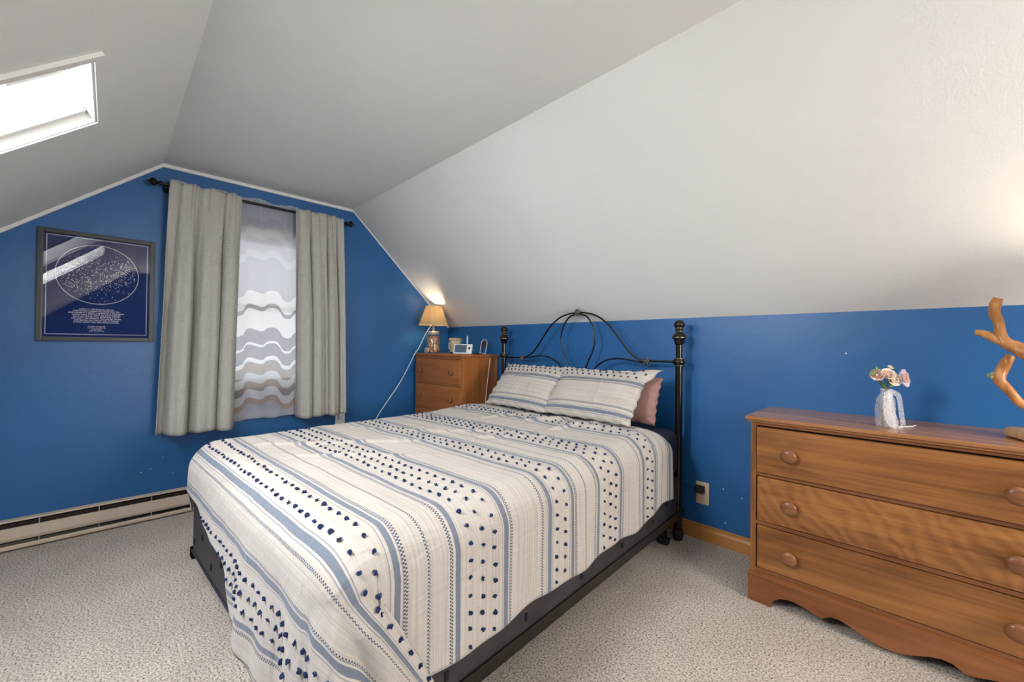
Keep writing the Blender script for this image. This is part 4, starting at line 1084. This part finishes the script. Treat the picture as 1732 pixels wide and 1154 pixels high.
m = MB(); m.lathe([(0.0, -0.003), (0.019, -0.003), (0.020, 0.0), (0.018, 0.003), (0, 0.003)], (0, 0, 0), 20, axis='Y')
for v in m.bm.verts: v.co = Rx@(Vector((v.co.x, v.co.y, v.co.z*1.35))+Vector((0, 0, 0.078)))+Vector((0.622, -0.112, ZT_+0.008))
m.build('charging_pad', plain('dark_brown_pad', (0.035, 0.022, 0.016), 0.3), PS, 50)
tag(MB().box(0.632, 0.690, -0.215, -0.165, ZT_+0.0005, ZT_+0.008, 0.003, 2).build('power_adapter', m_rubber, None, 40), 'flat black adapter lying at the corner chest edge by the charging stand', 'adapter')
m = MB(); m.tube(bez([(0.700, -0.10, ZT_-0.03), (0.707, -0.12, 0.80), (0.7035, -0.14, 0.62), (0.704, -0.15, 0.45)], 8), 0.0025, 6)
tag(m.build('charger_cord', m_cord, None, 180), 'thin white cord hanging down the side of the corner chest toward the bed', 'cord')

# ------------------------------------------------------------------ vase and flowers on the dresser
VX, VY, VZ = 2.988, -0.262, 0.7265
Vt = thing('bud_vase', 'small clear vase wrapped in a white organza ribbon on the dresser', 'vase', (VX, VY, VZ))
m = MB(); m.lathe([(0.0, VZ+0.001), (0.014, VZ+0.001), (0.015, VZ+0.01), (0.017, VZ+0.05), (0.019, VZ+0.09), (0.015, VZ+0.115), (0.010, VZ+0.128), (0.011, VZ+0.132)], (VX, VY, 0), 20); m.build('glass', m_jarglass, Vt, 60)
m = MB(); m.lathe([(0.0, VZ+0.003), (0.011, VZ+0.004), (0.014, VZ+0.05), (0.012, VZ+0.09), (0.0, VZ+0.10)], (VX, VY, 0), 16)
for v in m.bm.verts: v.co += Vector((1, 1, 0.3))*0.0025*noise.noise(v.co*160)
m.build('glass_beads', plain('grey_beads', (0.22, 0.20, 0.18), 0.3, 0.2, bump=1.0, scale=500, var=0.7), Vt, 180)['kind'] = 'stuff'
# two loose ribbon loops
def ribbon(m, path, w, tw=0.0):
    P = bez(path, 10); n = len(P); prev = None; nv = []
    side = Vector((cos(YAW), sin(YAW), 0))
    for i, p in enumerate(P):
        t = (P[min(i+1, n-1)]-P[max(i-1, 0)]).normalized(); view = Vector((-sin(YAW+tw), cos(YAW+tw), 0))
        s = t.cross(view); s = s.normalized() if s.length > 0.05 else side
        nv.append((m.bm.verts.new(p-s*w/2), m.bm.verts.new(p+s*w/2)))
    for a, b in zip(nv, nv[1:]): m.bm.faces.new((a[0], a[1], b[1], b[0]))
def rel(a, b, z): # image-right, toward camera, up
    return Vector((VX, VY, VZ))+Vector((cos(YAW), sin(YAW), 0))*a+Vector((sin(YAW), -cos(YAW), 0))*b+Vector((0, 0, z))
for pts, w in (([rel(0.0, 0.018, 0.128), rel(-0.022, 0.030, 0.118), rel(-0.032, 0.034, 0.075), rel(-0.026, 0.036, 0.030), rel(-0.006, 0.036, 0.008), rel(0.006, 0.034, 0.020), rel(-0.004, 0.026, 0.07), rel(0.0, 0.018, 0.126)], 0.016),
               ([rel(0.0, 0.018, 0.126), rel(0.018, 0.028, 0.112), rel(0.022, 0.034, 0.060), rel(0.024, 0.040, 0.012)], 0.018),
               ([rel(0.0, 0.018, 0.128), rel(-0.010, 0.026, 0.095), rel(-0.014, 0.032, 0.050), rel(0.002, 0.038, 0.006), rel(0.020, 0.042, 0.006)], 0.015)):
    m = MB(); ribbon(m, pts, w); o = m.build('ribbon', m_organza, Vt, 180, recalc=False)
m = MB(); m.lathe([(0.024, VZ+0.002), (0.026, VZ+0.02), (0.027, VZ+0.06), (0.024, VZ+0.095), (0.013, VZ+0.122), (0.016, VZ+0.134)], (VX, VY, 0), 40)
for v in m.bm.verts:
    a_ = atan2(v.co.y-VY, v.co.x-VX); k_ = 1+0.10*sin(a_*5+v.co.z*30); v.co = Vector((VX+(v.co.x-VX)*k_, VY+(v.co.y-VY)*k_, v.co.z))
for f in [f for f in m.bm.faces if len(f.verts) > 4]: m.bm.faces.remove(f)
m.build('organza_wrap', m_organza, Vt, 180)
m = MB(); m.ico(rel(0.001, 0.019, 0.124), 0.008, (1.2, 1, 0.8), 2, jit=0.3); m.build('ribbon_knot', m_organza, Vt, 180)
m = MB(); m.tube(bez([rel(0.030, 0.020, 0.003), rel(0.060, 0.012, 0.003), rel(0.095, 0.002, 0.003), rel(0.115, -0.01, 0.004)], 10), 0.0016, 6)
m.build('ribbon_tail', m_cord, Vt, 180)
# each bloom is a thing of its own, grouped
m_pet = [plain('blush_petals', (0.72, 0.50, 0.42), 0.7, var=0.08, scale=60), plain('ivory_petals', (0.76, 0.66, 0.54), 0.7, var=0.06, scale=60), plain('lilac_petals', (0.60, 0.52, 0.64), 0.7, var=0.1, scale=60)]
m_leaf = plain('green_leaf', (0.10, 0.20, 0.05), 0.6, var=0.3)
m_stem = plain('green_stem', (0.14, 0.20, 0.06), 0.6)
def bloom(a, b, z, r, pm, label, tilt, pm2=None, n_out=6):
    a *= 1.12; r *= 1.18; z += 0.004
    c = rel(a, b, z); T = thing('artificial_rose', label, 'flower', tuple(c), 'silk roses in the bud vase')
    ax = (Vector((sin(YAW), -cos(YAW), 0))*0.8+Vector((cos(YAW), sin(YAW), 0))*tilt[0]+Vector((0, 0, tilt[1]))).normalized()
    q = ax.to_track_quat('Z', 'Y').to_matrix()
    for layer, (rad, cnt, cup, mt) in enumerate(((r, n_out, 0.50, pm), (r*0.72, 5, 0.85, pm2 or pm), (r*0.45, 4, 1.15, pm2 or pm))):
        for k in range(cnt):
            m = MB(); th0 = 2*pi*k/cnt+layer*0.6
            def fn(s, t):
                ang = th0+(s-0.5)*(2*pi/cnt*1.35)*(0.35+0.65*sin(pi*min(t*0.62+0.12, 1)))
                el = t*cup*1.5
                rr_ = rad*(0.08+t*(1.0-0.08*abs(s-0.5)*2))*cos(el*0.62)
                h = rad*0.95*sin(el*0.75)*t**0.6-rad*0.25+0.05*rad*sin(s*9+k)
                return q@Vector((rr_*cos(ang), rr_*sin(ang), h))+c
            m.grid(fn, 9, 8); m.build('petal', mt, T, 180, recalc=False)
    m = MB(); m.ico(c, r*0.26, (1, 1, 1), 2, rot=None, jit=0.3); m.build('flower_center', pm2 or pm, T, 180)
    m = MB(); m.tube(bez([c-ax*r*0.2, (c-ax*r*0.4)*0.5+rel(a*0.3, 0.0, 0.145)*0.5, rel(0.004*a/abs(a+1e-6), 0, 0.126), rel(0, 0, 0.05)], 6), 0.0016, 6); m.build('stem', m_stem, T, 180)
    return T
bloom(-0.036, 0.010, 0.178, 0.019, m_pet[0], 'leftmost pale pink rose of the small bouquet, with green leaf tips', (-0.5, 0.3), m_pet[0])
bloom(-0.012, 0.022, 0.181, 0.020, m_pet[1], 'cream rose of the bouquet between the leftmost pink and the low front one', (-0.1, 0.5), m_pet[0])
bloom(0.002, 0.026, 0.164, 0.021, m_pet[1], 'low cream rose at the front centre of the bouquet above the ribbon', (0.0, 0.2), m_pet[1])
bloom(0.014, 0.004, 0.184, 0.014, m_pet[0], 'small peach rose at the back centre of the bouquet', (0.1, 0.7), m_pet[0])
bloom(0.036, 0.018, 0.168, 0.029, m_pet[2], 'large open lilac and peach rose at the right of the bouquet', (0.42, 0.18), m_pet[0], 7)
bloom(0.014, 0.0, 0.204, 0.009, m_pet[1], 'tiny cream bud rising highest over the bouquet', (0.1, 0.9), m_pet[1], 4)
SG = thing('leaf_sprig', 'green leaf tips at the left edge of the small bouquet', 'leaves', tuple(rel(-0.045, 0.0, 0.17)))
for (a, z, an) in ((-0.058, 0.188, 2.4), (-0.044, 0.203, 1.7), (-0.018, 0.150, 2.6), (0.010, 0.148, 0.6)):
    m = MB(); c = rel(a, 0.012, z); d = Vector((cos(YAW), sin(YAW), 0))*cos(an)+Vector((0, 0, 1))*sin(an); s_ = Vector((cos(YAW), sin(YAW), 0))*-sin(an)+Vector((0, 0, 1))*cos(an); f_ = Vector((sin(YAW), -cos(YAW), 0))
    m.grid(lambda s, t: c+d*(t-0.5)*0.024+s_*(s-0.5)*0.011*sin(pi*t)+f_*0.004*abs(s-0.5), 5, 8); m.build('leaf', m_leaf, SG, 180, recalc=False)
m = MB()
for a, z, b_, z2 in ((-0.058, 0.188, -0.002, 0.128), (-0.018, 0.150, -0.001, 0.126), (0.010, 0.148, 0.002, 0.126), (-0.044, 0.203, -0.058, 0.188)): m.tube([rel(a, 0.010, z), rel(b_, 0.0 if z2 < 0.15 else 0.010, z2)], 0.0013, 6)
m.build('stem', m_stem, SG, 180)

# ------------------------------------------------------------------ driftwood lamp
DL = thing('driftwood_lamp', 'varnished driftwood lamp with forked branches at the right end of the dresser', 'lamp', (3.36, -0.20, 0.7265))
m = MB(); base = []
n = 28
for zz_, k in ((0.7275, 0.93), (0.732, 1.0), (0.752, 1.0), (0.758, 0.95)):
    base.append([(3.368+k*(0.098+0.008*sin(3*t)+0.005*sin(7*t))*cos(t), -0.205+k*(0.085+0.006*cos(2*t))*sin(t), zz_) for t in [2*pi*i/n for i in range(n)]])
vv_ = [[m.bm.verts.new(p) for p in r] for r in base]
for A_, B_ in zip(vv_, vv_[1:]):
    for i in range(n): m.bm.faces.new((A_[i], A_[(i+1) % n], B_[(i+1) % n], B_[i]))
m.bm.faces.new(vv_[0][::-1]); m.bm.faces.new(vv_[-1]); m.build('slab_base', m_slab, DL, 40)
def branch(path, rad, name):
    P = bez(path, 9); nR = len(P)
    R_ = []
    for i in range(nR):
        t = i/(nR-1)*(len(rad)-1); k = min(int(t), len(rad)-2); R_.append(rad[k]+(rad[k+1]-rad[k])*(t-k))
    m = MB(); m.tube(P, R_, 16)
    for v in m.bm.verts: v.co += Vector((noise.noise(v.co*28), noise.noise(v.co*28+Vector((9, 0, 0))), noise.noise(v.co*20+Vector((0, 9, 0)))))*0.006
    return m.build(name, m_drift, DL, 180)
Y_ = -0.20
branch([(3.395, Y_, 0.75), (3.410, Y_, 0.85), (3.385, Y_-0.005, 0.93), (3.335, Y_, 0.972), (3.290, Y_, 1.003), (3.258, Y_, 1.035), (3.248, Y_, 1.085), (3.240, Y_, 1.135), (3.246, Y_, 1.166)], [0.030, 0.026, 0.022, 0.019, 0.018, 0.014, 0.012, 0.015, 0.011], 'upper_branch')
branch([(3.283, Y_, 1.010), (3.255, Y_+0.0, 1.030), (3.228, Y_, 1.046), (3.200, Y_, 1.058)], [0.015, 0.012, 0.011, 0.007], 'side_twig')
branch([(3.390, Y_+0.01, 0.755), (3.345, Y_, 0.79), (3.300, Y_-0.005, 0.832), (3.262, Y_, 0.885), (3.250, Y_, 0.912), (3.262, Y_, 0.950), (3.274, Y_, 0.984)], [0.020, 0.015, 0.012, 0.012, 0.014, 0.014, 0.010], 'lower_branch')
m = MB()
for p in ((3.236, Y_-0.006, 0.915), (3.238, Y_-0.002, 0.924), (3.230, Y_, 0.918)): m.ico(p, 0.0055, (1, 1, 1.2), 2, jit=0.8)
m.build('lichen', plain('pale_lichen', (0.36, 0.36, 0.20), 0.9, var=0.3), DL, 180)
sx_, sy_ = 3.56, -0.30
m = MB(); m.tube(bez([(3.41, Y_, 0.86), (3.46, -0.24, 0.96), (3.53, -0.28, 1.02), (sx_, sy_, 1.07)], 8), [0.02]*24+[0.012], 12); m.build('lamp_stem', m_drift, DL, 180)
m = MB(); m.grid(lambda s, t: Vector((sx_+(0.135-0.055*t)*cos(2*pi*s), sy_+(0.135-0.055*t)*sin(2*pi*s), 1.06+0.17*t)), 40, 2)
o = m.build('lamp_shade', m_shade, DL, 180); so = o.modifiers.new('t', 'SOLIDIFY'); so.thickness = 0.0015
m = MB(); m.ico((sx_, sy_, 1.15), 0.022, (1, 1, 1.2), 3); m.build('bulb', m_bulb, DL, 180)
m = MB(); m.tube([(sx_, sy_, 1.06), (sx_, sy_, 1.13)], 0.012, 10); m.build('socket', m_gold, DL, 60)
lamp_light('driftwood_lamp_light', (sx_, sy_, 1.185), 3.6, (1, 0.76, 0.52), 0.025)

# ------------------------------------------------------------------ outlet by the bed
OP = thing('wall_outlet', 'ivory outlet plate with black charger plugged in, low on the wall by the dresser', 'outlet', (2.27, -0.003, 0.19))
MB().box(2.237, 2.302, -0.005, 0.0, 0.182, 0.297, 0.002, 2).build('cover_plate', m_ivory, OP, 40)
for zc in (0.263, 0.216):
    m = MB(); m.box(2.256, 2.284, -0.007, -0.004, zc-0.014, zc+0.014, 0.002); rc = m.build('receptacle', m_ivory, OP)
    m = MB()
    for x in (2.264, 2.276): m.box(x-0.001, x+0.001, -0.0075, -0.006, zc-0.002, zc+0.007)
    m.lathe([(0.002, 0.0), (0.002, 0.0006)], (2.270, -0.0069, zc-0.007), 8, axis='Y'); m.build('slots', m_dark, rc)
MB().lathe([(0.003, 0), (0.002, 0.001), (0, 0.0012)], (2.270, -0.005, 0.2395), 10, axis='Y').build('screw', m_gold, OP)
CH = thing('phone_charger', 'black phone charger block plugged into the ivory outlet', 'charger', (2.262, -0.02, 0.25))
MB().box(2.240, 2.282, -0.038, -0.0075, 0.246, 0.280, 0.004, 2).build('charger_body', m_rubber, CH, 40)
MB().tube(bez([(2.242, -0.032, 0.262), (2.225, -0.020, 0.262), (2.19, -0.008, 0.262), (2.16, -0.006, 0.262), (2.12, -0.006, 0.24), (2.10, -0.02, 0.12)], 8), 0.0016, 6).build('cable', m_rubber, CH, 180)
# ceiling light added out of view to brighten the room
CLt = thing('added_ceiling_light', 'round white ceiling light added behind the camera as fill', 'ceiling light', (4.1, -1.45, ZC-0.08))
MB().lathe([(0.13, ZC-0.025), (0.14, ZC-0.015), (0.14, ZC-0.001)], (4.1, -1.45, 0), 32).build('rim', m_white, CLt, 50)
MB().lathe([(0.0, ZC-0.085), (0.06, ZC-0.078), (0.10, ZC-0.058), (0.125, ZC-0.025)], (4.1, -1.45, 0), 32).build('diffuser', emit('fill_light_diffuser', (1, 0.93, 0.84, 1), 5), CLt, 180)
# chips in the blue paint
chips = [((0, -2.04, 0.275), 0, 'largest white paint chip low on the window wall, above the heater'), ((0, -2.08, 0.262), 0, 'white paint chip on the window wall just left of the largest one'),
         ((0, -1.985, 0.33), 0, 'highest white paint chip on the window wall above the heater'), ((0, -1.94, 0.235), 0, 'white paint chip on the window wall nearest the bed foot'),
         ((2.37, 0, 0.285), 1, 'white paint chip on the low wall just right of the ivory outlet'), ((2.455, 0, 0.262), 1, 'white paint chip on the low wall between outlet and dresser, nearest the dresser'),
         ((2.38, 0, 0.118), 1, 'lowest white paint chip on the low wall, under the outlet, above the baseboard'), ((2.85, 0, 0.98), 1, 'white paint chip on the low wall above the dresser, left of the flowers')]
for (p, k, lab) in chips:
    m = MB(); rr = random.Random(p[2]); s = rr.uniform(0.0022, 0.0036)
    pts = [(s*rr.uniform(0.6, 1.2)*cos(a), s*rr.uniform(0.6, 1.2)*sin(a)) for a in [2*pi*i/7 for i in range(7)]]
    if k: m.prism([(p[0]+a, p[2]+b) for a, b in pts], -0.0006, 'XZ', 0.0)
    else: m.prism([(p[1]+a, p[2]+b) for a, b in pts], 0.0006, 'YZ', 0.0)
    tag(m.build('paint_chip', m_white), lab, 'paint chip', 'white chips in the blue wall paint')
